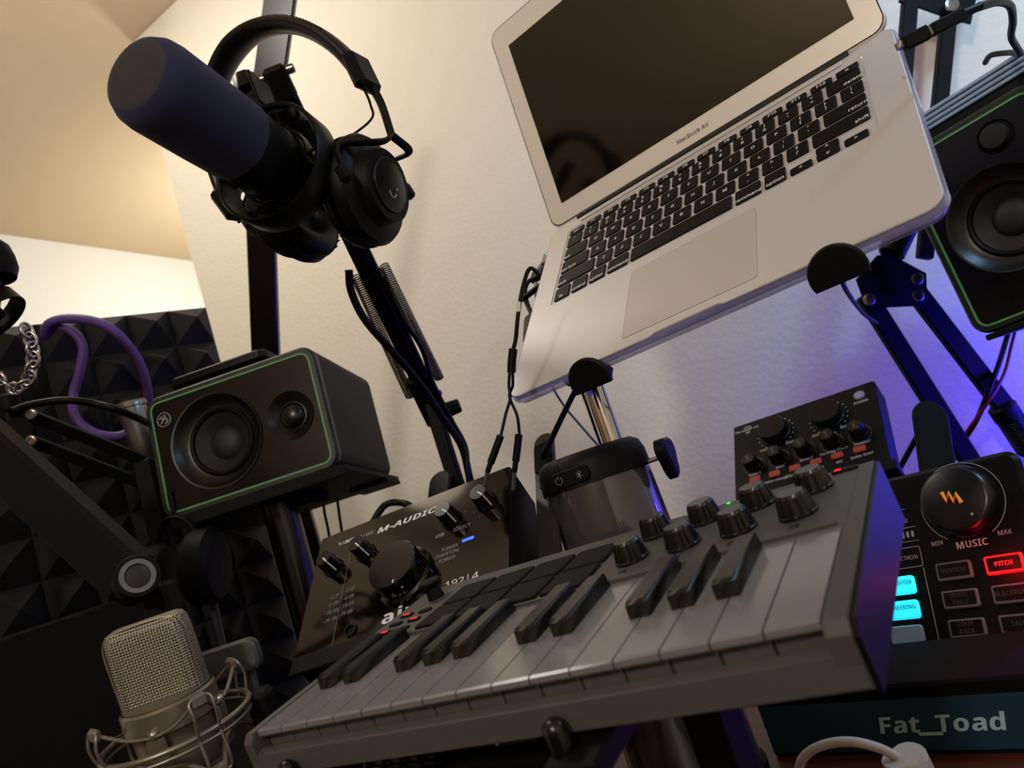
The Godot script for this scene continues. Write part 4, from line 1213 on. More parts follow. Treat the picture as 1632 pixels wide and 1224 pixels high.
# ---------------------------------------------------------------- headphones
func headphones() -> void:
	var tf := Transform3D(Basis(Vector3(0.9556, 0.2112, -0.2054), Vector3(-0.1867, 0.9735, 0.1323), Vector3(0.2279, -0.0881, 0.9697)), Vector3(-0.4528, 1.3476, -0.4114))
	var black := mat("hp_black", Color(0.028, 0.028, 0.03), 0.5)
	var leather := mat("hp_leather", Color(0.03, 0.03, 0.032), 0.38)
	var navy := mat("hp_cushion", Color(0.025, 0.024, 0.035), 0.42)
	var t := thing("headphones", "black over-ear headphones hanging behind the broadcast microphone", "headphones", tf)
	# padded band: flat section swept over the arch
	var outer := []
	var n := 40
	for i in n + 1:
		var g := deg_to_rad(6.0 + 168.0 * i / n)
		var c := Vector3(cos(g) * 0.0868, sin(g) * 0.1125, 0)
		var nrm := Vector3(cos(g) / 0.0868, sin(g) / 0.1125, 0).normalized()
		var w := 0.0155 - 0.004 * absf(cos(g))
		var th := 0.0045
		var ring := PackedVector3Array()
		for k in 12:
			var a := TAU * k / 12
			ring.append(c + nrm * cos(a) * th * (1.0 if cos(a) > 0 else 1.9) + Vector3(0, 0, sin(a) * w))
		outer.append(ring)
	outer.reverse()
	part("headband", done(loft(outer, true, true, null, true)), leather, t, Transform3D(), "padded leather headband")
	for s in [-1.0, 1.0]:
		var g := deg_to_rad(4.0)
		var e := Vector3(s * cos(g) * 0.0868, sin(g) * 0.1125, 0)
		part("band_end", box(0.012, 0.034, 0.030, 0.004), black, t, Transform3D(Basis(Vector3.BACK, -s * 0.12), e + Vector3(0, -0.004, 0)))
		# steel slider and fork
		var yoke_top := e + Vector3(s * 0.001, -0.02, 0)
		var cc: Vector3 = tf.affine_inverse() * (Vector3(-0.3917, 1.2733, -0.4186) if s > 0 else Vector3(-0.5019, 1.3050, -0.4240))
		var yk: Vector3 = tf.affine_inverse() * Vector3(-0.3613, 1.3065, -0.4289) if s > 0 else cc + Vector3(-0.020, 0.052, 0)
		part("slider", tube([yoke_top, yoke_top.lerp(yk, 0.4) + Vector3(s * 0.002, 0, 0), yk], 0.0035, 4, 8, false, 0.5), black, t)
		for f in [-1.0, 1.0]:
			part("fork", tube([yk + Vector3(0, 0, 0.001 * f), yk + Vector3(-s * 0.002, -0.010, 0.020 * f), cc + Vector3(s * 0.014, 0.024, 0.037 * f), cc + Vector3(s * 0.010, 0.0, 0.045 * f)], 0.0036, 5, 8, false, 0.6), black, t)
			part("pivot", box(0.009, 0.014, 0.008, 0.002), black, t, Transform3D(Basis(), cc + Vector3(s * 0.009, 0.0, 0.045 * f)))
		# cup: lathe along +-x
		var cb := Basis(Vector3(0, 0, 1) * s, Vector3(s, 0, 0), Vector3(0, 1, 0))
		cb = Basis(Vector3(0, 1, 0), Vector3(s, 0, 0), Vector3(0, 1, 0).cross(Vector3(s, 0, 0)))
		var ct := Transform3D(Basis(Vector3.BACK, -0.45 if s > 0 else -0.1) * cb, cc)
		var cup := part("cup", lathe([Vector2(0.040, -0.010), Vector2(0.0445, -0.006), Vector2(0.0450, 0.000), Vector2(0.0425, 0.004), Vector2(0.033, 0.006), Vector2(0.031, 0.008), Vector2(0.0300, 0.017), Vector2(0.0285, 0.0185), Vector2(0.022, 0.0185)], 56), black, t, ct)
		part("cup_plate", lathe([Vector2(0.022, 0.0185), Vector2(0.0212, 0.0200), Vector2(0.012, 0.0215), Vector2(0, 0.022)], 48), mat("hp_plate", Color(0.05, 0.05, 0.055), 0.3, 0.5), cup)
		var rim := []
		for i in 28:
			rim.append(Vector3(cos(TAU * i / 28) * 0.0216, 0.0196, sin(TAU * i / 28) * 0.0216))
		part("cup_ring", tube(rim, 0.0007, 1, 6, true), mat("hp_ring", Color(0.14, 0.14, 0.15), 0.3, 0.6), cup)
		if s > 0:
			var mk := mat("hp_mark", Color(0.6, 0.6, 0.62), 0.4)
			var smile := []
			for i in 7:
				var a := deg_to_rad(-150.0 + 120.0 * i / 6)
				smile.append(Vector3(0.004 + sin(a) * 0.007, 0.0258, 0.0 + cos(a) * 0.007))
			part("logo_arc", tube([Vector3(-0.008, 0.0216, 0.003), Vector3(-0.0105, 0.0214, 0.0), Vector3(-0.0100, 0.0214, -0.004), Vector3(-0.006, 0.0217, -0.0065)], 0.0007, 4, 5), mk, cup)
			part("logo_dot", done(ball_into(null, Vector3(-0.004, 0.0219, 0.005), 0.0009, 8)), mk, cup)
		# pleated cushion
		var prof := []
		for i in 13:
			var a := PI * i / 12
			prof.append(Vector2(0.0325 - cos(a) * 0.0125 * -1.0, -0.010 - sin(a) * 0.013))
		prof.reverse()
		part("cushion", lathe(prof, 56), navy, cup, Transform3D(), "soft leather ear cushion")
		for i in 26:
			var a := TAU * i / 26
			part("pleat", box(0.0008, 0.0075, 0.0016, 0.0003), navy, cup, Transform3D(Basis(Vector3.UP, a), Vector3(sin(a) * 0.0436, -0.0145, cos(a) * 0.0436)))
		part("cup_back", lathe([Vector2(0, -0.0095), Vector2(0.021, -0.0095), Vector2(0.021, -0.016), Vector2(0.0, -0.0162)].slice(0, 2), 40), navy, cup)
		part("lead", tube([e + Vector3(-s * 0.004, -0.018, 0.004), e + Vector3(-s * 0.006, -0.034, 0.006), e + Vector3(-s * 0.012, -0.045, 0.008), cc + Vector3(s * 0.002, 0.044, 0.006)], 0.0011, 6, 6), black, t)
	# stitched ridge along the top of the band
	for i in 34:
		var g := deg_to_rad(28.0 + 60.0 * i / 33)
		var nrm := Vector3(cos(g) / 0.0868, sin(g) / 0.1125, 0).normalized()
		part("stitch", box(0.0016, 0.0006, 0.0022, 0.0002), mat("stitch", Color(0.06, 0.06, 0.062), 0.6), t, Transform3D(Basis(nrm.cross(Vector3.BACK), nrm, Vector3.BACK), Vector3(cos(g) * 0.0868, sin(g) * 0.1125, 0) + nrm * 0.0040 + Vector3(0, 0, 0.0075)))


# ---------------------------------------------------------------- condenser microphone
func condenser_mic() -> void:
	var top: Vector3 = Vector3(-0.5306, 1.0004, -0.2321)
	var low: Vector3 = Vector3(-0.5379, 0.9290, -0.2402)
	var y := (top - low).normalized()
	# the broad side faces a little left of the viewer
	var z: Vector3 = (Vector3(0.72, 0.0, 0.70))
	z = (z - y * z.dot(y)).normalized()
	var tf := Transform3D(Basis(y.cross(z), y, z), low)
	var silver := mat("champagne", Color(0.56, 0.53, 0.48), 0.34, 0.75)
	var t := thing("condenser_microphone", "champagne coloured condenser microphone with a woven mesh head", "microphone", tf)
	# mesh head: squared section with a soft top
	var mesh_m := mat("mic_mesh", Color(1, 1, 1), 0.42, 0.45)
	mesh_m.albedo_texture = weave_tex(false)
	mesh_m.normal_enabled = true
	mesh_m.normal_texture = weave_tex(true)
	mesh_m.uv1_triplanar = true
	mesh_m.uv1_scale = Vector3(1, 1, 1) / 0.0145
	var loops := []
	for l in [[0.024, 0.0535, 0.014], [0.027, 0.0545, 0.0145], [0.064, 0.0535, 0.0140], [0.0715, 0.0520, 0.0125], [0.0750, 0.0480, 0.010], [0.0762, 0.042, 0.006]]:
		var ring := rrect(l[1], 0.026 - (0.0535 - l[1]) * 0.8, l[2] * 0.72, 0, 6)
		for i in ring.size():
			ring[i] = Vector3(ring[i].x, l[0], -ring[i].y)
		loops.append(ring)
	part("mesh_head", done(loft(loops, true, true, null, true)), mesh_m, t, Transform3D(), "woven wire mesh head")
	var rib := []
	for p in [[-0.0225, 0.025], [-0.0235, 0.06], [-0.022, 0.0708], [-0.017, 0.0756], [0.0, 0.0768], [0.017, 0.0756], [0.022, 0.0708], [0.0235, 0.06], [0.0225, 0.025]]:
		rib.append(Vector3(p[0] * 1.12, p[1], 0.0085))
	part("seam_rib", tube(rib, 0.0007, 5, 6), silver, t)
	part("body", lathe([Vector2(0, -0.050), Vector2(0.021, -0.050), Vector2(0.0235, -0.044), Vector2(0.0265, -0.010), Vector2(0.0275, 0.010), Vector2(0.0278, 0.026), Vector2(0.025, 0.027), Vector2(0, 0.027)], 56), silver, t)
	part("lower_ring", lathe([Vector2(0.024, -0.030), Vector2(0.0262, -0.029), Vector2(0.0262, -0.022), Vector2(0.0245, -0.0215)], 56), silver, t)
	part("connector", lathe([Vector2(0, -0.075), Vector2(0.013, -0.075), Vector2(0.0165, -0.066), Vector2(0.0205, -0.050), Vector2(0, -0.050)], 40), mat("dark_metal", Color(0.10, 0.10, 0.11), 0.35, 0.6), t)
	part("badge", slab(0.020, 0.016, 0.007, 0.002, 0.0004), mat("badge_red", Color(0.35, 0.10, 0.10), 0.4), t, at(0.004, -0.052, 0.0235))

	# spider mount
	var m := thing("spider_mount", "champagne wire spider mount around the condenser microphone", "shock mount", tf)
	var wire := silver
	part("ring", torus(0.047, 0.0020, 0.0035), wire, m)
	part("ring", torus(0.047, 0.0014, -0.0015), wire, m)
	part("clamp_band", lathe([Vector2(0.0287, 0.008), Vector2(0.0302, 0.0095), Vector2(0.0302, 0.0235), Vector2(0.0287, 0.025)], 56), silver, m)
	part("clamp_band", lathe([Vector2(0.0275, -0.020), Vector2(0.0290, -0.019), Vector2(0.0298, -0.008), Vector2(0.0285, -0.007)], 56), silver, m)
	var elastic := mat("elastic_tan", Color(0.42, 0.385, 0.34), 0.7)
	for i in 4:
		var g := deg_to_rad(40.0 + 90.0 * i)
		var u := Vector3(sin(g), 0, cos(g))
		var v := Vector3(cos(g), 0, -sin(g))
		# bent wire hooks above and below the ring
		for s in [1.0, -1.0]:
			var hy: float = 0.024 * s + 0.001
			part("wire_hook", tube([u * 0.047 + v * 0.007 + Vector3(0, 0.001, 0), u * 0.050 + v * 0.007 + Vector3(0, hy * 0.6, 0), u * 0.0475 + v * 0.006 + Vector3(0, hy, 0), u * 0.0475 - v * 0.006 + Vector3(0, hy, 0), u * 0.050 - v * 0.007 + Vector3(0, hy * 0.6, 0), u * 0.047 - v * 0.007 + Vector3(0, 0.001, 0)], 0.0011, 4, 6), wire, m)
			part("hook_sleeve", box(0.011, 0.0085, 0.005, 0.0018), elastic, m, Transform3D(Basis(v, Vector3.UP, u), u * 0.0465 + Vector3(0, hy * 0.94, 0)))
			for e in [-1.0, 1.0]:
				var h: float = deg_to_rad(45.0) * e
				var w := Vector3(sin(g + h), 0, cos(g + h))
				part("elastic", tube([u * 0.0465 + v * 0.003 * e + Vector3(0, hy * 0.94, 0), (u * 0.0405 + w * 0.0325) * 0.5 * 1.07 + Vector3(0, hy * 0.55 + 0.0, 0), w * 0.0316 + Vector3(0, 0.010 * s, 0)], 0.0017, 4, 6, false, 0.6), elastic, m)
		var w2 := Vector3(sin(g + PI / 4), 0, cos(g + PI / 4))
		part("stud", done(ball_into(null, w2 * 0.0318 + Vector3(0, 0.012, 0), 0.0028, 10)), mat("stud", Color(0.7, 0.68, 0.64), 0.3, 0.8), m)
		part("bracket_plate", box(0.012, 0.026, 0.002, 0.0008), silver, m, Transform3D(Basis(w2.cross(Vector3.UP) * -1.0, Vector3.UP, w2), w2 * 0.0309 + Vector3(0, -0.004, 0)))
	# swivel and post down to the desk
	var black := mat("black_plastic", Color.BLACK)
	var inv := tf.affine_inverse()
	var sv: Vector3 = Vector3(0.0515, -0.012, -0.012)
	part("swivel", box(0.016, 0.046, 0.020, 0.003), mat("rubber", Color.BLACK), m, at(0.0515, -0.020, -0.016))
	part("swivel_knob", knob_mesh(0.010, 0.009, 0.012, 12, 0.1), mat("rubber", Color.BLACK), m, Transform3D(Basis(Vector3.BACK, -PI / 2), Vector3(0.059, -0.026, -0.016)))
	var a := tf * Vector3(0.0515, -0.04, -0.016)
	var post := thing("microphone_stand", "short black desk stand under the spider mount", "stand", at(a.x, DESK, a.z))
	part("post", rod(0.008, a.y - DESK + 0.004), mat("rubber", Color.BLACK), post)
	part("foot", lathe([Vector2(0, 0), Vector2(0.06, 0), Vector2(0.06, 0.004), Vector2(0.05, 0.010), Vector2(0.012, 0.014), Vector2(0, 0.014)], 48), mat("rubber", Color.BLACK), post)


func torus(R: float, r: float, y: float) -> ArrayMesh:
	var p := []
	for i in 48:
		p.append(Vector3(cos(TAU * i / 48) * R, y, sin(TAU * i / 48) * R))
	return tube(p, r, 1, 8, true)


func weave_tex(normal: bool) -> ImageTexture:
	var s := 128
	var im := Image.create(s, s, false, Image.FORMAT_RGB8)
	for y in s:
		for x in s:
			var u := float(x) / s * 8.0
			var v := float(y) / s * 8.0
			var fu := absf(fposmod(u, 1.0) - 0.5) * 2.0
			var fv := absf(fposmod(v, 1.0) - 0.5) * 2.0
			var over := int(floor(u) + floor(v)) % 2 == 0
			var a := maxf(0.0, 1.0 - pow(fu / 0.72, 2.0)) * (0.75 + 0.25 * (1.0 if over else -1.0) * cos((fposmod(v, 1.0) - 0.5) * PI))
			var b := maxf(0.0, 1.0 - pow(fv / 0.72, 2.0)) * (0.75 - 0.25 * (1.0 if over else -1.0) * cos((fposmod(u, 1.0) - 0.5) * PI))
			var h := maxf(a, b)
			if normal:
				im.set_pixel(x, y, Color(h, h, h))
			else:
				# wire where the weave is, dark capsule room in the holes
				im.set_pixel(x, y, Color(0.05, 0.047, 0.04).lerp(Color(0.66, 0.63, 0.56), smoothstep(0.25, 0.6, h)))
	if normal:
		im.bump_map_to_normal_map(6.0)
	return ImageTexture.create_from_image(im)


# ---------------------------------------------------------------- boom arms
func beam(t: Node3D, o: Vector3, called: String, a: Vector3, b: Vector3, w: float, d: float, m: Material, ext := 0.0) -> void:
	var tf := along(a, b, TOWARD)
	var l := a.distance_to(b)
	part(called, box(w, l + 2 * ext, d, minf(w, d) * 0.15), m, t, Transform3D(Basis(), -o) * tf * at(0, l / 2, 0))


func bolt(t: Node3D, o: Vector3, p: Vector3, r: float) -> void:
	var b := part("bolt", lathe([Vector2(r, -0.001), Vector2(r, 0.001), Vector2(r * 0.8, 0.0018), Vector2(r * 0.5, 0.0018), Vector2(r * 0.45, 0.0009), Vector2(0, 0.0009)], 20), mat("bolt_steel", Color(0.62, 0.6, 0.58), 0.25, 0.9), t, Transform3D(along(Vector3.ZERO, TOWARD.normalized()).basis, p - o))


func arms() -> void:
	var m := mat("arm_black", Color(0.028, 0.028, 0.031), 0.58)
	var spring_m := mat("spring_steel", Color(0.36, 0.33, 0.3), 0.35, 0.8)
	# arm that carries the broadcast microphone
	var j: Vector3 = Vector3(-0.5746, 1.1385, -0.6040)
	var e: Vector3 = Vector3(-0.4428, 1.4136, -0.4036)
	var foot := Vector3(j.x, DESK, j.z)
	var t := thing("spring_boom_arm", "black spring boom arm holding the broadcast microphone and headphones", "boom arm", at(foot.x, DESK, foot.z))
	beam(t, foot, "post", foot, j, 0.017, 0.012, m)
	beam(t, foot, "post_rib", foot + Vector3(0.008, 0, 0.006), j + Vector3(0.008, -0.03, 0.006), 0.004, 0.004, m)
	part("clamp_base", box(0.06, 0.03, 0.06, 0.003), m, t, at(0, 0.015, 0))
	var tf := along(j, e, TOWARD)
	var sx := -tf.basis.x
	for s in [-1.0, 1.0]:
		beam(t, foot, "arm_rail", j + sx * 0.007 * s, e + sx * 0.006 * s, 0.007, 0.010, m, 0.0)
	beam(t, foot, "arm_channel", j - tf.basis.z * 0.004, e - tf.basis.z * 0.004, 0.012, 0.004, m)
	beam(t, foot, "elbow_plate", j - tf.basis.y * 0.03 - sx * 0.001, j + tf.basis.y * 0.035 - sx * 0.001, 0.028, 0.014, m)
	for s in [[-0.019, 0.30, 0.012], [0.019, 0.30, 0.02]]:
		var a: Vector3 = j + sx * s[0] + tf.basis.y * s[2] + tf.basis.z * 0.004
		part("spring", spring(a - foot, j + sx * s[0] * 0.8 + tf.basis.y * 0.165 + tf.basis.z * 0.004 - foot, 0.0048, 0.0009, 62), spring_m, t)
		bolt(t, foot, a + tf.basis.z * 0.003, 0.004)
	for k in [0.0, -0.022]:
		bolt(t, foot, j + tf.basis.y * k + sx * 0.011 + tf.basis.z * 0.008, 0.004)
	part("tightening_knob", knob_mesh(0.009, 0.008, 0.016, 10, 0.12), m, t, Transform3D(along(Vector3.ZERO, sx).basis, j - foot + sx * 0.012 - tf.basis.y * 0.02))
	# arm end with pivot
	part("arm_end", box(0.020, 0.030, 0.016, 0.003), m, t, Transform3D(Basis(), -foot) * tf * at(0, j.distance_to(e) - 0.012, 0))
	part("pivot_screw", rod(0.004, 0.034, 0.001), mat("bolt_steel", Color.WHITE), t, Transform3D(Basis(), -foot) * tf * Transform3D(Basis(Vector3.BACK, PI / 2), Vector3(0.017, j.distance_to(e) - 0.004, 0.002)))

	# tall two-part arm behind the microphone
	var b0: Vector3 = Vector3(-0.8918, 1.2449, -0.6221)
	var b1: Vector3 = Vector3(-0.7401, 1.5396, -0.6045)
	var b2: Vector3 = Vector3(-0.6148, 1.7331, -0.6244)
	foot = Vector3(b0.x, DESK, b0.z)
	t = thing("tall_boom_arm", "tall flat black arm rising behind the sideways loudspeaker", "boom arm", at(foot.x, DESK, foot.z))
	var flat := mat("satin_black", Color(0.025, 0.025, 0.03), 0.2, 0.3)
	beam(t, foot, "lower_bar", b0, b1, 0.038, 0.012, flat, 0.005)
	beam(t, foot, "upper_bar", b1, b2, 0.041, 0.012, flat, 0.005)
	part("elbow", rod(0.02, 0.03, 0.002), flat, t, Transform3D(along(Vector3.ZERO, TOWARD.normalized()).basis, b1 - foot - TOWARD.normalized() * 0.022))
	beam(t, foot, "upright", foot, b0, 0.033, 0.014, flat)
	part("clamp_base", box(0.08, 0.025, 0.06, 0.003), m, t, at(0, 0.0125, 0))

	# scissor arm behind the laptop's right half
	var k0: Vector3 = Vector3(-0.2013, 1.1000, -1.0094)
	var k1: Vector3 = Vector3(-0.1547, 1.0866, -1.0474)
	var k2: Vector3 = Vector3(-0.1476, 1.1062, -1.0490)
	var l0: Vector3 = Vector3(-0.1772, 0.8502, -1.0884)
	var l1: Vector3 = Vector3(-0.1122, 0.8518, -1.1375)
	foot = Vector3((l0.x + l1.x) / 2, DESK, (l0.z + l1.z) / 2)
	t = thing("scissor_arm", "black scissor boom arm with a bolted elbow plate behind the laptop", "boom arm", at(foot.x, DESK, foot.z))
	beam(t, foot, "lower_rail", l0, k0, 0.0235, 0.012, m, 0.008)
	beam(t, foot, "lower_rail", l1, k1, 0.0235, 0.012, m, 0.008)
	var u0: Vector3 = Vector3(-0.0820, 1.3556, -1.1081)
	var u1: Vector3 = Vector3(-0.0327, 1.4778, -1.1411)
	var u2: Vector3 = Vector3(-0.1350, 1.1346, -1.0849)
	var u3: Vector3 = Vector3(-0.0094, 1.4275, -1.1686)
	var um: Vector3 = Vector3(-0.1643, 1.1507, -1.0469)
	beam(t, foot, "upper_rail", um, u1, 0.0195, 0.012, m, 0.006)
	beam(t, foot, "upper_rail", u2, u3, 0.0195, 0.012, m, 0.006)
	var plate := PackedVector2Array()
	var pt := along(Vector3(-0.1892, 1.1013, -1.0120), Vector3(-0.1493, 1.1430, -1.0407), TOWARD)
	for v in [Vector3(-0.2056, 1.1059, -0.9986), Vector3(-0.2039, 1.0893, -1.0032), Vector3(-0.1592, 1.0733, -1.0402), Vector3(-0.1482, 1.0769, -1.0479), Vector3(-0.1369, 1.1080, -1.0504), Vector3(-0.1610, 1.1435, -1.0254), Vector3(-0.1738, 1.1473, -1.0149), Vector3(-0.2036, 1.1276, -0.9960)]:
		var q: Vector3 = pt.affine_inverse() * v
		plate.append(Vector2(q.x, q.y))
	if Geometry2D.is_polygon_clockwise(plate):
		plate.reverse()
	part("elbow_plate", outline(plate, 0.004, 0.0008), m, t, Transform3D(Basis(), -foot) * pt)
	for v in [Vector3(-0.1968, 1.0986, -0.9915), Vector3(-0.1522, 1.0843, -1.0282), Vector3(-0.1458, 1.1038, -1.0293)]:
		bolt(t, foot, v, 0.0072)
	part("spring", spring(Vector3(-0.1618, 1.1442, -1.0309) - foot, Vector3(-0.1306, 1.1825, -1.0600) - foot, 0.0145, 0.0018, 22), mat("spring_dark", Color(0.05, 0.05, 0.055), 0.35, 0.5), t)
	part("spring", spring(Vector3(-0.1277, 0.9180, -1.1130) - foot, Vector3(-0.1183, 0.8321, -1.1430) - foot, 0.0135, 0.0018, 26), mat("spring_dark", Color.BLACK), t)
	part("spring_cap", rod(0.0165, 0.022, 0.003), m, t, along(Vector3(-0.1284, 0.9268, -1.1108) - foot, Vector3(-0.1254, 0.9026, -1.1178) - foot))
	var top := PackedVector2Array()
	var qt := along(Vector3(-0.0522, 1.4439, -1.1265), Vector3(0.0038, 1.4463, -1.1686), TOWARD)
	for v in [Vector3(-0.0540, 1.4580, -1.1224), Vector3(-0.0353, 1.4810, -1.1322), Vector3(0.0332, 1.4514, -1.1900), Vector3(0.0048, 1.4014, -1.1779), Vector3(-0.0085, 1.4125, -1.1658), Vector3(-0.0459, 1.4518, -1.1298)]:
		var q: Vector3 = qt.affine_inverse() * v
		top.append(Vector2(q.x, q.y))
	if Geometry2D.is_polygon_clockwise(top):
		top.reverse()
	part("top_plate", outline(top, 0.004, 0.0008), m, t, Transform3D(Basis(), -foot) * qt)
	bolt(t, foot, Vector3(-0.0027, 1.4274, -1.1482), 0.009)
	beam(t, foot, "upright", foot, foot + Vector3(0, ((l0 + l1) / 2).y - DESK + 0.01, 0), 0.05, 0.014, m)
	part("clamp_base", box(0.09, 0.03, 0.06, 0.003), m, t, at(0, 0.015, 0))

	# heavy arm at the far left
	var h0: Vector3 = Vector3(-0.7115, 1.2096, -0.2069)
	var h1: Vector3 = Vector3(-0.5886, 1.0355, -0.2575)
	foot = Vector3(h1.x - 0.01, DESK, h1.z - 0.02)
	t = thing("heavy_boom_arm", "thick black boom arm with a round pivot cap at the left edge", "boom arm", at(foot.x, DESK, foot.z))
	var soft := mat("soft_black", Color(0.022, 0.023, 0.027), 0.62)
	beam(t, foot, "arm_tube", h0, h1, 0.040, 0.022, soft, 0.0)
	var ax := Vector3(0.97, 0.1, 0.25).normalized()
	var pv := along(Vector3.ZERO, ax)
	part("pivot", lathe([Vector2(0, -0.036), Vector2(0.013, -0.036), Vector2(0.0145, -0.032), Vector2(0.0145, -0.013), Vector2(0.0158, -0.012), Vector2(0.0158, 0.006), Vector2(0.0148, 0.008), Vector2(0, 0.008)], 40), soft, t, Transform3D(pv.basis, h1 - foot + ax * 0.01))
	part("pivot_ring", lathe([Vector2(0.0085, 0.0078), Vector2(0.0090, 0.0090), Vector2(0.0122, 0.0090), Vector2(0.0127, 0.0078)], 40), mat("pale_ring", Color(0.42, 0.42, 0.43), 0.4, 0.3), t, Transform3D(pv.basis, h1 - foot + ax * 0.01), "pale ring on the pivot cap")
	part("pivot_cap", lathe([Vector2(0.0086, 0.0079), Vector2(0.006, 0.0084), Vector2(0, 0.0085)], 32), mat("cap_grey", Color(0.09, 0.09, 0.095), 0.35), t, Transform3D(pv.basis, h1 - foot + ax * 0.01))
	beam(t, foot, "upright", foot, h1 + Vector3(-0.01, -0.006, -0.02), 0.022, 0.022, soft)
	part("clamp_base", box(0.06, 0.03, 0.06, 0.003), soft, t, at(0, 0.015, 0))

	# thin scissor arm at the left, in front of the foam
	var f0: Vector3 = Vector3(-0.8399, 1.2441, -0.3059)
	var f1: Vector3 = Vector3(-0.8488, 1.2197, -0.3039)
	var f2: Vector3 = Vector3(-0.8398, 1.1789, -0.4075)
	var f3: Vector3 = Vector3(-0.8489, 1.1536, -0.4054)
	foot = Vector3(f3.x + 0.0, DESK, f3.z)
	t = thing("thin_scissor_arm", "thin black scissor arm with two bright bolts before the foam panel", "boom arm", at(foot.x, DESK, foot.z))
	beam(t, foot, "rail", f0, f2, 0.012, 0.008, m)
	beam(t, foot, "rail", f1, f3, 0.012, 0.008, m)
	beam(t, foot, "end_plate", Vector3(-0.8628, 1.2156, -0.3004), Vector3(-0.8479, 1.2567, -0.3038), 0.026, 0.006, m)
	part("end_knob", rod(0.010, 0.018, 0.002), m, t, Transform3D(along(Vector3.ZERO, Vector3(0.2, 1, 0)).basis, Vector3(-0.8471, 1.2528, -0.2924) - foot))
	bolt(t, foot, Vector3(-0.8278, 1.2418, -0.3029), 0.0055)
	bolt(t, foot, Vector3(-0.8369, 1.2165, -0.3008), 0.0055)
	beam(t, foot, "upright", foot, f2, 0.022, 0.014, m)
	part("clamp_base", box(0.06, 0.03, 0.06, 0.003), m, t, at(0, 0.015, 0))


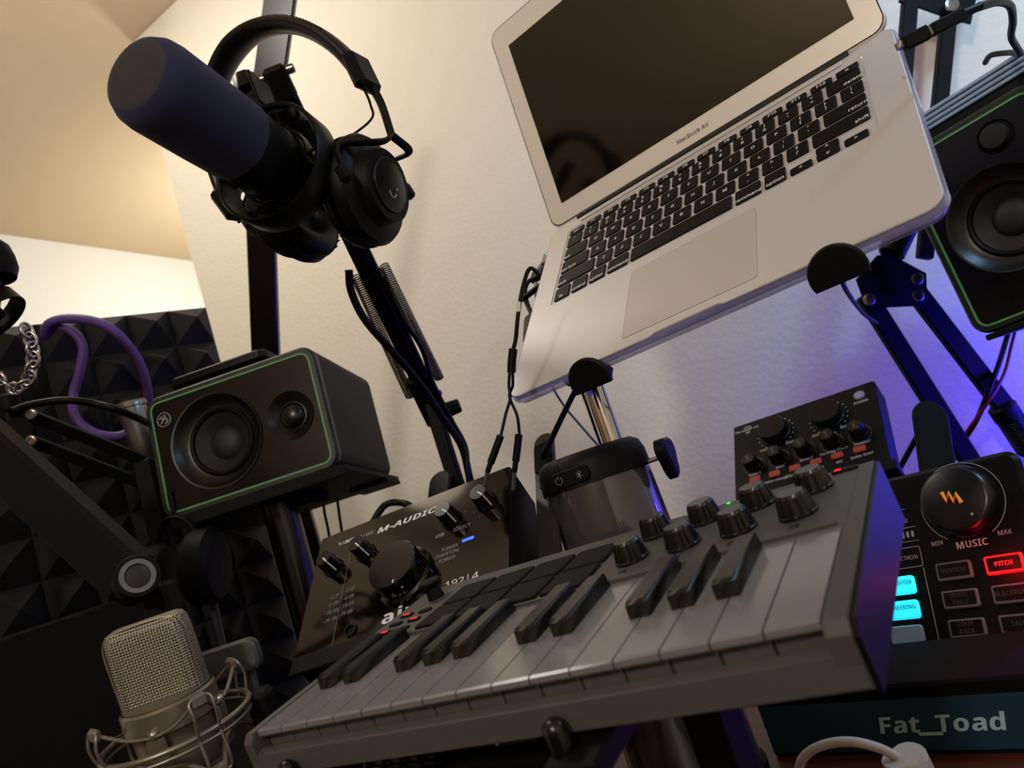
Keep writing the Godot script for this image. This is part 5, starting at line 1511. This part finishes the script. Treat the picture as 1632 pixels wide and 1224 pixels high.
# ---------------------------------------------------------------- left corner
func left_corner() -> void:
	# foam panel: board with pyramid rows
	var r0: Vector3 = Vector3(-0.9704, 1.4228, -0.6171)
	var r1: Vector3 = Vector3(-1.0049, 1.4184, -0.4901)
	var u := (Vector3(r0.x, 0, r0.z) - Vector3(r1.x, 0, r1.z)).normalized()
	var nrm := Vector3(-u.z, 0, u.x)
	if nrm.dot(Vector3(-r0.x, 0, -r0.z)) < 0:
		nrm = -nrm
	var foam := mat("foam_black", Color(0.068, 0.068, 0.07), 0.85)
	rough_relief(foam, 41, 0.3, 2.0, 0.03, 0.4)
	var org := r0
	var st := SurfaceTool.new()
	st.begin(Mesh.PRIMITIVE_TRIANGLES)
	st.set_smooth_group(-1)
	var cell := 0.055
	var cols := 10
	var rows := int((org.y - DESK) / cell)
	for i in cols:
		for k in rows:
			var x1 := -cell * i
			var x0 := x1 - cell
			var y1 := -cell * k
			var y0 := y1 - cell
			var q := [Vector3(x0, y0, 0), Vector3(x1, y0, 0), Vector3(x1, y1, 0), Vector3(x0, y1, 0)]
			var tip := Vector3((x0 + x1) / 2, (y0 + y1) / 2, 0.04)
			for s in 4:
				for v in [q[s], tip, q[(s + 1) % 4]]:
					st.add_vertex(v)
	add_box(st, at(-cell * cols / 2, -cell * rows / 2, -0.01), cell * cols, cell * rows, 0.02, 0.001)
	st.set_smooth_group(-1)
	var tilt := deg_to_rad(0.0)
	var t := thing("foam_panel", "black pyramid acoustic foam panel standing behind the left equipment", "foam panel", Transform3D(Basis(u, Vector3.UP, u.cross(Vector3.UP)), org))
	part("foam", done(st), foam, t)
	part("backing_board", box(cell * cols, org.y - DESK - 0.001, 0.012, 0.002), mat("black_plastic", Color.BLACK), t, at(-cell * cols / 2, (DESK + 0.001 - org.y) / 2, -0.0262))
	for x in [-0.08, -0.42]:
		part("foot", box(0.03, 0.012, 0.10, 0.002), mat("black_plastic", Color.BLACK), t, at(x, DESK - org.y + 0.006, -0.08))

	# dark monitor seen from behind at the bottom left
	var c: Vector3 = Vector3(-0.8427, 1.0086, -0.2728)
	var mt := thing("dark_screen", "large black panel at the lower left behind the silver microphone", "screen", at(c.x, DESK, c.z) * Transform3D(Basis(Vector3.UP, deg_to_rad(40)), Vector3.ZERO))
	part("panel", slab(0.34, 0.24, 0.01, 0.02, 0.003), mat("panel_navy", Color(0.018, 0.019, 0.023), 0.8), mt, at(-0.06, 0.17, 0))
	part("neck", box(0.05, 0.1, 0.02, 0.002), mat("black_plastic", Color.BLACK), mt, at(-0.06, 0.06, -0.012))
	part("foot", box(0.18, 0.012, 0.12, 0.003), mat("black_plastic", Color.BLACK), mt, at(-0.06, 0.006, -0.01))

	# purple rope cable looped in front of the foam
	var rope := mat("purple_rope", Color(1, 1, 1), 0.6)
	rope.albedo_texture = noise_tex(51, 0.05, false, 1.0, Color(0.22, 0.12, 0.34), Color(0.44, 0.28, 0.62))
	rope.uv1_triplanar = true
	rope.uv1_scale = Vector3(30, 30, 30)
	single("braided_cable", tube([Vector3(-0.9144, 1.2521, -0.4638), Vector3(-0.8939, 1.2830, -0.4607), Vector3(-0.8816, 1.3165, -0.4509), Vector3(-0.8801, 1.3498, -0.4330), Vector3(-0.8949, 1.3712, -0.4176), Vector3(-0.9189, 1.3849, -0.3967), Vector3(-0.9360, 1.3856, -0.3836), Vector3(-0.9545, 1.3775, -0.3838), Vector3(-0.9416, 1.3845, -0.3923), Vector3(-0.9285, 1.3721, -0.4046), Vector3(-0.9253, 1.3505, -0.4112), Vector3(-0.9375, 1.3239, -0.4070), Vector3(-0.9542, 1.2975, -0.3994), Vector3(-0.9514, 1.2684, -0.3944), Vector3(-0.9412, 1.2433, -0.4070), Vector3(-0.9302, 1.2325, -0.4301), Vector3(-0.9163, 1.2375, -0.4524), Vector3(-0.9173, 1.2276, -0.4663), Vector3(-0.9286, 1.1724, -0.4683), Vector3(-0.9639, 1.0675, -0.4616), Vector3(-0.9868, 1.0045, -0.4564)], 0.0058, 6, 10), rope, "thick purple braided cable looped in front of the black foam", "cable")
	# silver canister behind the loudspeaker
	var ca: Vector3 = Vector3(-0.9149, 1.1923, -0.4495)
	var cb: Vector3 = Vector3(-0.9056, 1.2681, -0.4419)
	var can := thing("metal_canister", "brushed silver metal canister beside the sideways loudspeaker's left edge", "canister", along(ca, cb))
	var h := ca.distance_to(cb)
	part("body", lathe([Vector2(0, 0), Vector2(0.013, 0), Vector2(0.014, 0.003), Vector2(0.017, h - 0.012), Vector2(0.0165, h - 0.008), Vector2(0.0185, h - 0.007), Vector2(0.0185, h - 0.002), Vector2(0.0172, h), Vector2(0, h)], 40), mat("brushed_silver", Color(0.55, 0.55, 0.54), 0.32, 0.85), can)
	part("holder", box(0.02, 0.02, 0.02, 0.003), mat("black_plastic", Color.BLACK), can, at(0, -0.009, 0))
	part("holder_post", rod(0.006, ca.y - DESK - 0.0), mat("black_plastic", Color.BLACK), can, can.transform.affine_inverse() * at(ca.x, DESK, ca.z))
	# chain
	var links: Array = []
	var path := smooth_path([Vector3(-0.7499, 1.3067, -0.2861), Vector3(-0.7506, 1.2907, -0.2886), Vector3(-0.7554, 1.2733, -0.2883), Vector3(-0.7650, 1.2579, -0.2839), Vector3(-0.7759, 1.2516, -0.2769), Vector3(-0.7826, 1.2610, -0.2700), Vector3(-0.7881, 1.2777, -0.2626), Vector3(-0.7949, 1.2936, -0.2544)], 40)
	var chain := thing("chain", "short silver link chain hanging at the left edge", "chain", at(0, 0, 0))
	var steel := mat("chain_steel", Color(0.72, 0.72, 0.72), 0.18, 1.0)
	var dist := 0.0
	var last := path[0]
	var flip := false
	for i in range(1, path.size()):
		dist += path[i].distance_to(path[i - 1])
		if dist > 0.0092:
			dist = 0.0
			var a: Vector3 = last
			var b: Vector3 = path[i]
			var tf := along(a, b, TOWARD)
			var side := tf.basis.x if flip else tf.basis.z
			var y := tf.basis.y
			var mid := (a + b) / 2
			var pts := []
			for k in 10:
				var g := TAU * k / 10
				pts.append(mid + y * cos(g) * 0.0076 + (side + tf.basis.x * 0.7 + tf.basis.z * 0.3).normalized() * sin(g) * 0.0052)
			part("link", tube(pts, 0.0016, 2, 6, true), steel, chain)
			last = b
			flip = not flip
	# ring holder at the left edge that carries the chain
	var rc: Vector3 = Vector3(-0.7685, 1.3277, -0.2679)
	var rt := Transform3D(Basis(Vector3(1, 0, 0.2).normalized(), 0.5) * Basis(Vector3.BACK, 0.2), rc)
	var pf := thing("ring_holder", "black ring holder with a rounded capsule cut by the picture's left edge", "holder", rt)
	part("ring", lathe([Vector2(0.026, -0.007), Vector2(0.029, -0.008), Vector2(0.029, 0.007), Vector2(0.026, 0.008), Vector2(0.026, -0.007)], 48), mat("hp_black", Color.BLACK), pf)
	part("spoke", box(0.052, 0.004, 0.008, 0.001), mat("hp_black", Color.BLACK), pf)
	part("hub", rod(0.009, 0.012), mat("hp_black", Color.BLACK), pf, at(0, -0.006, 0))
	part("stalk", tube([Vector3(-0.02, 0, 0.0), rt.affine_inverse() * Vector3(-0.8035, 1.3396, -0.2390), rt.affine_inverse() * Vector3(-0.8530, 1.2862, -0.2116), rt.affine_inverse() * Vector3(-0.9013, 1.1250, -0.2059), rt.affine_inverse() * Vector3(-0.9290, 1.0068, -0.2076)], 0.006, 8, 8), mat("hp_black", Color.BLACK), pf)
	# capsule standing above the ring on a short neck
	var bt: Vector3 = Vector3(-0.7526, 1.3742, -0.2710)
	var cap := rt.affine_inverse() * along(bt + Vector3(0, -0.02, 0), bt + Vector3(0, 0.02, 0))
	part("capsule", lathe([Vector2(0, 0), Vector2(0.018, 0.002), Vector2(0.0215, 0.012), Vector2(0.0205, 0.024), Vector2(0.018, 0.034), Vector2(0.012, 0.041), Vector2(0, 0.045)], 32), mat("soft_black", Color.BLACK), pf, cap)
	part("neck", tube([Vector3(0, 0, 0), cap.origin * 0.5, cap.origin + cap.basis.y * 0.004], 0.006, 3, 10), mat("hp_black", Color.BLACK), pf)

	# spare headset hanging under the left tray
	var hs: Vector3 = Vector3(-0.7846, 1.0452, -0.4116)
	var ht := thing("spare_headset", "dim black headset hanging under the sideways loudspeaker's tray", "headset", at(hs.x, hs.y, hs.z))
	var dk := mat("headset_dark", Color(0.035, 0.033, 0.033), 0.6)
	part("cup", lathe([Vector2(0, -0.016), Vector2(0.036, -0.015), Vector2(0.040, -0.008), Vector2(0.040, 0.008), Vector2(0.034, 0.015), Vector2(0, 0.018)], 40), dk, ht, Transform3D(along(Vector3.ZERO, Vector3(0.73, -0.2, -0.61)).basis, Vector3(0.012, -0.004, 0)))
	part("cup", lathe([Vector2(0, -0.016), Vector2(0.036, -0.015), Vector2(0.040, -0.008), Vector2(0.040, 0.008), Vector2(0.034, 0.015), Vector2(0, 0.018)], 40), dk, ht, Transform3D(along(Vector3.ZERO, Vector3(-0.73, 0.1, 0.61)).basis, Vector3(-0.035, -0.004, 0.03)))
	part("band", tube([Vector3(0.020, 0.02, 0), Vector3(0.005, 0.05, 0.005), Vector3(-0.025, 0.055, 0.012), Vector3(-0.05, 0.02, 0.02)], 0.005, 6, 8, false, 0.5), dk, ht)
	part("hook", rod(0.003, 0.035), dk, ht, at(-0.012, 0.05, 0.006))
	# thin grey rod under it, down to the desk
	var ra: Vector3 = Vector3(-0.8056, 1.0172, -0.4264)
	var rb: Vector3 = Vector3(-0.8179, 0.9485, -0.4303)
	var rd := (rb - ra).normalized()
	var rr := thing("grey_rod", "thin grey metal rod under the hanging headset", "rod", at(0, 0, 0))
	part("rod", tube([ra, rb, rb + rd * ((rb.y - DESK) / -rd.y - 0.002)], 0.005, 2, 10), mat("rod_grey", Color(0.25, 0.25, 0.25), 0.4, 0.5), rr)
	# grey plastic bracket by the microphone
	var ga: Vector3 = Vector3(-0.5570, 0.9540, -0.2971)
	var gb: Vector3 = Vector3(-0.5702, 0.8687, -0.3035)
	var gt := thing("grey_bracket", "frosted grey plastic bracket right of the silver microphone", "bracket", at(ga.x, DESK, ga.z))
	var frost := mat("frosted_grey", Color(0.26, 0.27, 0.27), 0.5)
	var gl := along(Vector3(0, 0, 0), Vector3(0, 1, 0), TOWARD)
	part("upright", box(0.03, ga.y - DESK, 0.008, 0.002), frost, gt, Transform3D(gl.basis, Vector3(0, (ga.y - DESK) / 2, 0)))
	part("flange", slab(0.05, 0.024, 0.008, 0.012, 0.002), frost, gt, Transform3D(gl.basis, Vector3(0, ga.y - DESK + 0.004, 0)))
	part("foot", box(0.06, 0.006, 0.06, 0.001), frost, gt, Transform3D(gl.basis, Vector3(0, 0.003, 0)))
	# cardboard box and crumpled bag at the very bottom left
	var bx: Vector3 = Vector3(-0.7538, 0.9345, -0.2022)
	single("cardboard_box", box(0.12, 0.12, 0.1, 0.002), mat("cardboard", Color(0.42, 0.24, 0.12), 0.85), "brown cardboard box in the bottom left corner", "box", at(bx.x - 0.05, DESK + 0.06, bx.z + 0.05))
	var bg: Vector3 = Vector3(-0.7141, 0.9282, -0.2336)
	var bag := SurfaceTool.new()
	bag.begin(Mesh.PRIMITIVE_TRIANGLES)
	var noise := FastNoiseLite.new()
	noise.seed = 8
	noise.frequency = 18.0
	var loops := []
	for i in 9:
		var a := PI * i / 8
		var ring := PackedVector3Array()
		for k in 28:
			var g := TAU * k / 28
			var d := Vector3(sin(g) * sin(a), -cos(a), cos(g) * sin(a))
			var rr2 := 0.055 * (1.0 + 0.35 * noise.get_noise_3dv(d * 0.12))
			ring.append(Vector3(d.x * rr2 * 1.25, maxf(-0.05, d.y * rr2), d.z * rr2))
		loops.append(ring)
	single("plastic_bag", done(loft(loops, true, true, null, false)), mat("bag_blue", Color(0.10, 0.15, 0.20), 0.35), "crumpled blue-grey plastic bag at the bottom left", "bag", at(bg.x, DESK + 0.05, bg.z))


# ---------------------------------------------------------------- cables
func cable(called: String, label: String, pts: Array, r: float, m: Material, sub := 8) -> void:
	single(called, tube(pts, r, sub, 8), m, label, "cable")


func cables() -> void:
	var black := mat("cable_black", Color(0.022, 0.022, 0.024), 0.45)
	# cable along the spring arm
	cable("arm_cable", "thick black cable running down the spring arm's left side", [Vector3(-0.5209, 1.2674, -0.4930), Vector3(-0.5299, 1.2481, -0.4962), Vector3(-0.5331, 1.2191, -0.5058), Vector3(-0.5346, 1.1850, -0.5302), Vector3(-0.5393, 1.1503, -0.5587), Vector3(-0.5441, 1.1111, -0.5816), Vector3(-0.5465, 1.0777, -0.5989), Vector3(-0.5516, 1.0433, -0.6017), Vector3(-0.5569, 1.0163, -0.6029), Vector3(-0.5749, 0.9509, -0.6018)], 0.0042, black)
	cable("arm_cable", "thin black cable hanging loosely right of the spring arm", [Vector3(-0.5046, 1.2542, -0.5206), Vector3(-0.5124, 1.2134, -0.5352), Vector3(-0.5218, 1.1821, -0.5595), Vector3(-0.5390, 1.1486, -0.5784), Vector3(-0.5447, 1.1061, -0.5948), Vector3(-0.5436, 1.0749, -0.6017), Vector3(-0.5458, 1.0432, -0.5934), Vector3(-0.5726, 0.9536, -0.5903)], 0.0026, black)
	# audio splitter cable at the laptop's left side
	var y := thing("splitter_cable", "black splitter cable from the laptop's left side with two jack plugs", "cable", at(0, 0, 0))
	part("lead", tube([Vector3(-0.2921, 1.1532, -0.4601), Vector3(-0.2959, 1.1610, -0.4557), Vector3(-0.3012, 1.1494, -0.4476), Vector3(-0.3082, 1.1299, -0.4397), Vector3(-0.3157, 1.1133, -0.4371), Vector3(-0.3205, 1.1054, -0.4350)], 0.0016, 8, 8), black, y)
	part("joint", tube([Vector3(-0.3195, 1.1070, -0.4354), Vector3(-0.3232, 1.0991, -0.4342), Vector3(-0.3264, 1.0911, -0.4333)], 0.0032, 4, 10), black, y)
	part("lead", tube([Vector3(-0.3274, 1.0915, -0.4324), Vector3(-0.3310, 1.0826, -0.4314), Vector3(-0.3323, 1.0735, -0.4297), Vector3(-0.3366, 1.0634, -0.4245), Vector3(-0.3415, 1.0492, -0.4172)], 0.0012, 8, 8), black, y)
	part("lead", tube([Vector3(-0.3258, 1.0908, -0.4338), Vector3(-0.3290, 1.0818, -0.4331), Vector3(-0.3346, 1.0754, -0.4326), Vector3(-0.3310, 1.0600, -0.4294), Vector3(-0.3343, 1.0467, -0.4295)], 0.0012, 8, 8), black, y)
	part("plug", tube([Vector3(-0.3413, 1.0496, -0.4172), Vector3(-0.3533, 1.0333, -0.4112)], 0.0028, 1, 12), black, y)
	part("plug", tube([Vector3(-0.3346, 1.0468, -0.4292), Vector3(-0.3429, 1.0292, -0.4263)], 0.0028, 1, 12), black, y)
	part("plug_end", tube([Vector3(-0.3533, 1.0333, -0.4112), Vector3(-0.3571, 1.0281, -0.4094)], 0.0021, 1, 12), black, y)
	part("plug_end", tube([Vector3(-0.3429, 1.0292, -0.4263), Vector3(-0.3462, 1.0223, -0.4251)], 0.0021, 1, 12), black, y)
	part("plug_tip", tube([Vector3(-0.3571, 1.0281, -0.4094), Vector3(-0.3656, 1.0193, -0.4110)], 0.0016, 1, 10), mat("bolt_steel", Color.WHITE), y)
	part("plug_tip", tube([Vector3(-0.3462, 1.0223, -0.4251), Vector3(-0.3544, 1.0107, -0.4275)], 0.0016, 1, 10), mat("bolt_steel", Color.WHITE), y)
	part("tag", slab(0.003, 0.0075, 0.0012, 0.001, 0.0002), mat("white_plastic", Color.WHITE), y, Transform3D(along(Vector3(-0.3053, 1.1306, -0.4366), Vector3(-0.3025, 1.1373, -0.4375), TOWARD).basis, Vector3(-0.3041, 1.1336, -0.4370)), "small white tag")
	# plugs at the laptop's left edge
	var lt: Transform3D = Transform3D(Basis(Vector3(1.00000, 0.00000, 0.00000), Vector3(0.00000, 0.69088, 0.72297), Vector3(0.00000, -0.72297, 0.69088)), Vector3(-0.2016, 1.0792, -0.4674))
	var p := thing("power_plug", "silver laptop charging plug with a tiny green light", "plug", lt * at(-0.1625, -0.004, -0.188))
	part("head", slab(0.0085, 0.016, 0.001, 0.0045, 0.0008), mat("brushed_silver", Color.WHITE), p, Transform3D(face_up, Vector3(-0.0043, 0.0022, 0)))
	part("status_light", rod(0.0009, 0.0004, 0.0001, 12), glow("green_dot", Color(0.15, 0.95, 0.5), 1.6), p, at(-0.003, 0.0022, -0.004))
	part("lead", tube([Vector3(-0.008, 0, 0.003), Vector3(-0.014, 0, 0.012), Vector3(-0.0145, -0.002, 0.022), Vector3(-0.016, -0.010, 0.04), Vector3(-0.016, -0.03, 0.05)], 0.0018, 6, 8), mat("pale_cable", Color(0.62, 0.62, 0.64), 0.4), p)
	var u := thing("usb_plug", "black plug pushed into the laptop's left edge", "plug", lt * at(-0.1645, -0.0045, -0.168))
	part("shell", slab(0.016, 0.013, 0.001, 0.006, 0.0012), black, u, Transform3D(face_up, Vector3(-0.0085, 0.003, 0)))
	part("lead", tube([Vector3(-0.016, 0, 0), Vector3(-0.022, 0, 0.004), Vector3(-0.024, -0.002, 0.014), Vector3(-0.022, -0.010, 0.03), Vector3(-0.018, -0.03, 0.05)], 0.0022, 6, 8), black, u)
	var a := thing("audio_plug", "slim black jack plug in the laptop's left edge below the charger", "plug", lt * at(-0.1645, -0.004, -0.147))
	part("shell", tube([Vector3(0.0, 0, 0), Vector3(-0.010, 0, 0.003), Vector3(-0.022, 0, 0.007)], 0.0028, 3, 10), black, a)
	var ad := thing("cable_clip", "black plastic clip hanging behind the laptop's left edge", "clip", lt * at(-0.172, -0.012, -0.10))
	part("body", slab(0.020, 0.040, 0.006, 0.006, 0.001), black, ad, Transform3D(face_up * Basis(Vector3.BACK, 0.2), Vector3(0.003, 0.004, 0)))
	part("strap", tube([Vector3(0.0, 0.003, -0.016), Vector3(-0.006, 0.004, -0.026), Vector3(-0.012, 0.006, -0.038)], 0.0018, 5, 8), black, ad)
	# right hand plug pair
	var r := thing("adapter_cable", "black adapter plug and cable leaving the laptop's right edge", "cable", at(0, 0, 0))
	part("metal_tip", tube([Vector3(-0.0336, 1.1971, -0.5401), Vector3(-0.0336, 1.1929, -0.5396)], 0.003, 1, 4), mat("brushed_silver", Color.WHITE), r)
	beam(r, Vector3.ZERO, "adapter", Vector3(-0.0323, 1.1948, -0.5403), Vector3(-0.0181, 1.1973, -0.5506), 0.0090, 0.006, black)
	beam(r, Vector3.ZERO, "metal_neck", Vector3(-0.0185, 1.1970, -0.5503), Vector3(-0.0160, 1.1976, -0.5521), 0.006, 0.003, mat("brushed_silver", Color.WHITE))
	beam(r, Vector3.ZERO, "plug", Vector3(-0.0164, 1.1974, -0.5518), Vector3(0.0021, 1.2018, -0.5676), 0.0078, 0.006, black)
	part("strain_relief", tube([Vector3(0.0014, 1.2017, -0.5671), Vector3(0.0113, 1.2039, -0.5767)], 0.0026, 2, 10), black, r)
	part("lead", tube([Vector3(0.0106, 1.2038, -0.5762), Vector3(0.0213, 1.2123, -0.6106), Vector3(0.0279, 1.2194, -0.6524), Vector3(0.0274, 1.2242, -0.7019), Vector3(0.0246, 1.2321, -0.7618), Vector3(0.0276, 1.2390, -0.8390), Vector3(0.0228, 1.2565, -0.8829), Vector3(0.0093, 1.2707, -0.9080), Vector3(0.0023, 1.2727, -0.9277)], 0.0028, 8, 10), black, r)
	# clear wire, black strut wire, wires under the left tray
	cable("clear_wire", "thin translucent pale wire behind the chrome pole", [Vector3(-0.3921, 1.0925, -0.5737), Vector3(-0.3917, 1.0829, -0.5758), Vector3(-0.3953, 1.0691, -0.5885), Vector3(-0.3920, 1.0548, -0.5937), Vector3(-0.3880, 1.0383, -0.5999), Vector3(-0.3898, 1.0211, -0.6145), Vector3(-0.3915, 0.9957, -0.6182)], 0.0012, mat("pale_violet", Color(0.5, 0.48, 0.55), 0.4))
	cable("black_wire", "straight black wire between the laptop stand's lip and prong", [Vector3(-0.3562, 1.0773, -0.5530), Vector3(-0.3717, 1.0601, -0.5446), Vector3(-0.3883, 1.0410, -0.5356), Vector3(-0.4088, 1.0313, -0.5474), Vector3(-0.4327, 0.9994, -0.5607)], 0.0026, black)
	cable("tray_wire", "left of two thin wires hanging under the sideways loudspeaker's tray", [Vector3(-0.8048, 1.0922, -0.6032), Vector3(-0.8113, 1.0687, -0.6028), Vector3(-0.8168, 1.0404, -0.6041), Vector3(-0.8270, 1.0010, -0.6039), Vector3(-0.8456, 0.9214, -0.6050)], 0.0018, black)
	cable("tray_wire", "right of two thin wires hanging under the sideways loudspeaker's tray", [Vector3(-0.7911, 1.0889, -0.6143), Vector3(-0.7978, 1.0629, -0.6142), Vector3(-0.8044, 1.0351, -0.6145), Vector3(-0.8152, 0.9959, -0.6138), Vector3(-0.8339, 0.9164, -0.6149)], 0.0018, black)
	cable("interface_cable", "short black cable bending behind the interface beside the round prong", [Vector3(-0.5934, 1.0213, -0.4852), Vector3(-0.5873, 1.0359, -0.4997), Vector3(-0.5789, 1.0404, -0.5053), Vector3(-0.5707, 1.0382, -0.5119), Vector3(-0.5566, 1.0315, -0.5112), Vector3(-0.5534, 1.0174, -0.5164)], 0.0036, black)
	cable("monitor_cable", "black cable arching over the thin scissor arm at the left", [Vector3(-0.8298, 1.2476, -0.2876), Vector3(-0.8245, 1.2508, -0.3036), Vector3(-0.8101, 1.2481, -0.3278), Vector3(-0.7977, 1.2379, -0.3519), Vector3(-0.7870, 1.2211, -0.3760), Vector3(-0.8648, 1.2187, -0.4444), Vector3(-0.9225, 1.2107, -0.4783)], 0.0040, black)
	cable("arm_wire", "thin black wire from the laptop's right lip to the elbow plate", [Vector3(-0.1214, 1.0757, -0.5539), Vector3(-0.1307, 1.0709, -0.5986), Vector3(-0.1521, 1.0696, -0.7096), Vector3(-0.1679, 1.0668, -0.7998), Vector3(-0.1726, 1.0592, -0.8612)], 0.0018, black)
	cable("speaker_wire", "red wire running down from the upright loudspeaker's tray", [Vector3(-0.0715, 1.0295, -1.1534), Vector3(-0.0939, 0.9921, -1.1372), Vector3(-0.1108, 0.9617, -1.1048), Vector3(-0.1350, 0.9365, -1.0785), Vector3(-0.1612, 0.9164, -1.1006), Vector3(-0.1914, 0.8912, -1.1079), Vector3(-0.2215, 0.8597, -1.1038)], 0.0022, mat("red_wire", Color(0.45, 0.04, 0.05), 0.4))
	cable("speaker_wire", "black wire running down from the upright loudspeaker's tray", [Vector3(-0.0747, 1.0353, -1.1498), Vector3(-0.0958, 1.0015, -1.1339), Vector3(-0.1135, 0.9721, -1.1007), Vector3(-0.1346, 0.9430, -1.0776), Vector3(-0.1584, 0.9169, -1.1026), Vector3(-0.1885, 0.8899, -1.1104), Vector3(-0.2186, 0.8584, -1.1063)], 0.0034, black)
	cable("loop_cable", "black cable crossing the violet wall beside the wide prong", [Vector3(-0.2036, 0.9298, -1.0023), Vector3(-0.2374, 0.8996, -1.0205), Vector3(-0.2483, 0.8875, -1.0146), Vector3(-0.2659, 0.8631, -1.0185)], 0.0036, black)


# ---------------------------------------------------------------- small things
func small_things() -> void:
	var black := mat("black_plastic", Color.BLACK)
	# package under the mixer with printed name
	var o: Vector3 = Vector3(-0.2425, 0.7593, -0.5354)
	var e: Vector3 = Vector3(-0.1323, 0.7441, -0.6093)
	var bt := Transform3D(Basis(Vector3.UP, deg_to_rad(-4.0)), Vector3(-0.19, DESK, -0.572))
	var t := thing("accessory_package", "flat dark package printed in white, teal pad glow painted on its front, under the mixer", "box", bt)
	part("carton", box(0.24, 0.05, 0.09, 0.002), mat("package_dark", Color(0.012, 0.012, 0.014), 0.85), t, at(0, 0.0250, -0.045))
	part("front_pad_glow", slab(0.236, 0.036, 0.002, 0.0006, 0.0002), mat("package_pad_glow", Color(0.05, 0.20, 0.27), 0.45), t, at(0, 0.0215, 0.0003), "front with painted teal pad glow")  # teal glow of the cyan pads, put into the front's colour
	write(t, "Fat  Toad", 0.0115, mat("package_ink", Color(0.62, 0.76, 0.80), 0.5), at(0.014, 0.0215, 0.0005), 0.082, true, "lettering", 0.25)  # bluish tint from the cyan pads is part of the ink colour
	part("printed_line", box(0.016, 0.0022, 0.0003, 0.0001), mat("package_ink", Color.WHITE), t, at(0.006, 0.0150, 0.0005))
	part("seal", slab(0.022, 0.011, 0.0054, 0.0006, 0.0001), mat("seal_grey", Color(0.24, 0.25, 0.27), 0.4), t, at(0.088, 0.024, 0.0006))
	# white plug with its lead in the foreground
	var w := mat("white_cable", Color(0.80, 0.78, 0.76), 0.4)
	var p := thing("white_charger", "white plug with white cable at the bottom right", "plug", at(0, 0, 0))
	part("plug", tube([Vector3(-0.1564, 0.8101, -0.4259), Vector3(-0.1561, 0.8031, -0.4275), Vector3(-0.1591, 0.7848, -0.4414)], 0.0105, 6, 16), w, p)
	part("plug", tube([Vector3(-0.1592, 0.8017, -0.4444), Vector3(-0.1609, 0.7806, -0.4536)], 0.010, 2, 16), w, p)
	part("lead", tube([Vector3(-0.2204, 0.7985, -0.4303), Vector3(-0.2089, 0.8127, -0.4236), Vector3(-0.1941, 0.8203, -0.4207), Vector3(-0.1776, 0.8217, -0.4203), Vector3(-0.1655, 0.8159, -0.4242), Vector3(-0.1576, 0.8099, -0.4250)], 0.0026, 8, 10), w, p)
	# knurled object and dark unit under the keyboard
	var k: Vector3 = Vector3(-0.3687, 0.8817, -0.2762)
	var kt := thing("knurled_handle", "dark knurled metal handle under the keyboard's front edge", "handle", at(k.x, k.y, k.z) * Transform3D(Basis(Vector3(0, 0, 1), -PI / 2 + 0.03), Vector3.ZERO))
	part("grip", knob_mesh(0.012, 0.012, 0.06, 22, 0.12), mat("dark_metal", Color(0.1, 0.1, 0.11), 0.35, 0.6), kt, at(0, -0.02, 0))
	var rings := []
	for i in 4:
		part("grip_ring", torus(0.0125, 0.0012, -0.015 + i * 0.015), mat("dark_metal", Color.BLACK), kt)
	part("shaft", rod(0.006, 0.09), black, kt, at(0, 0.04, 0))
	part("rest", box(k.y - DESK - 0.010, 0.03, 0.03, 0.002), black, kt, at((k.y - DESK) / 2 + 0.006, 0.0, 0))
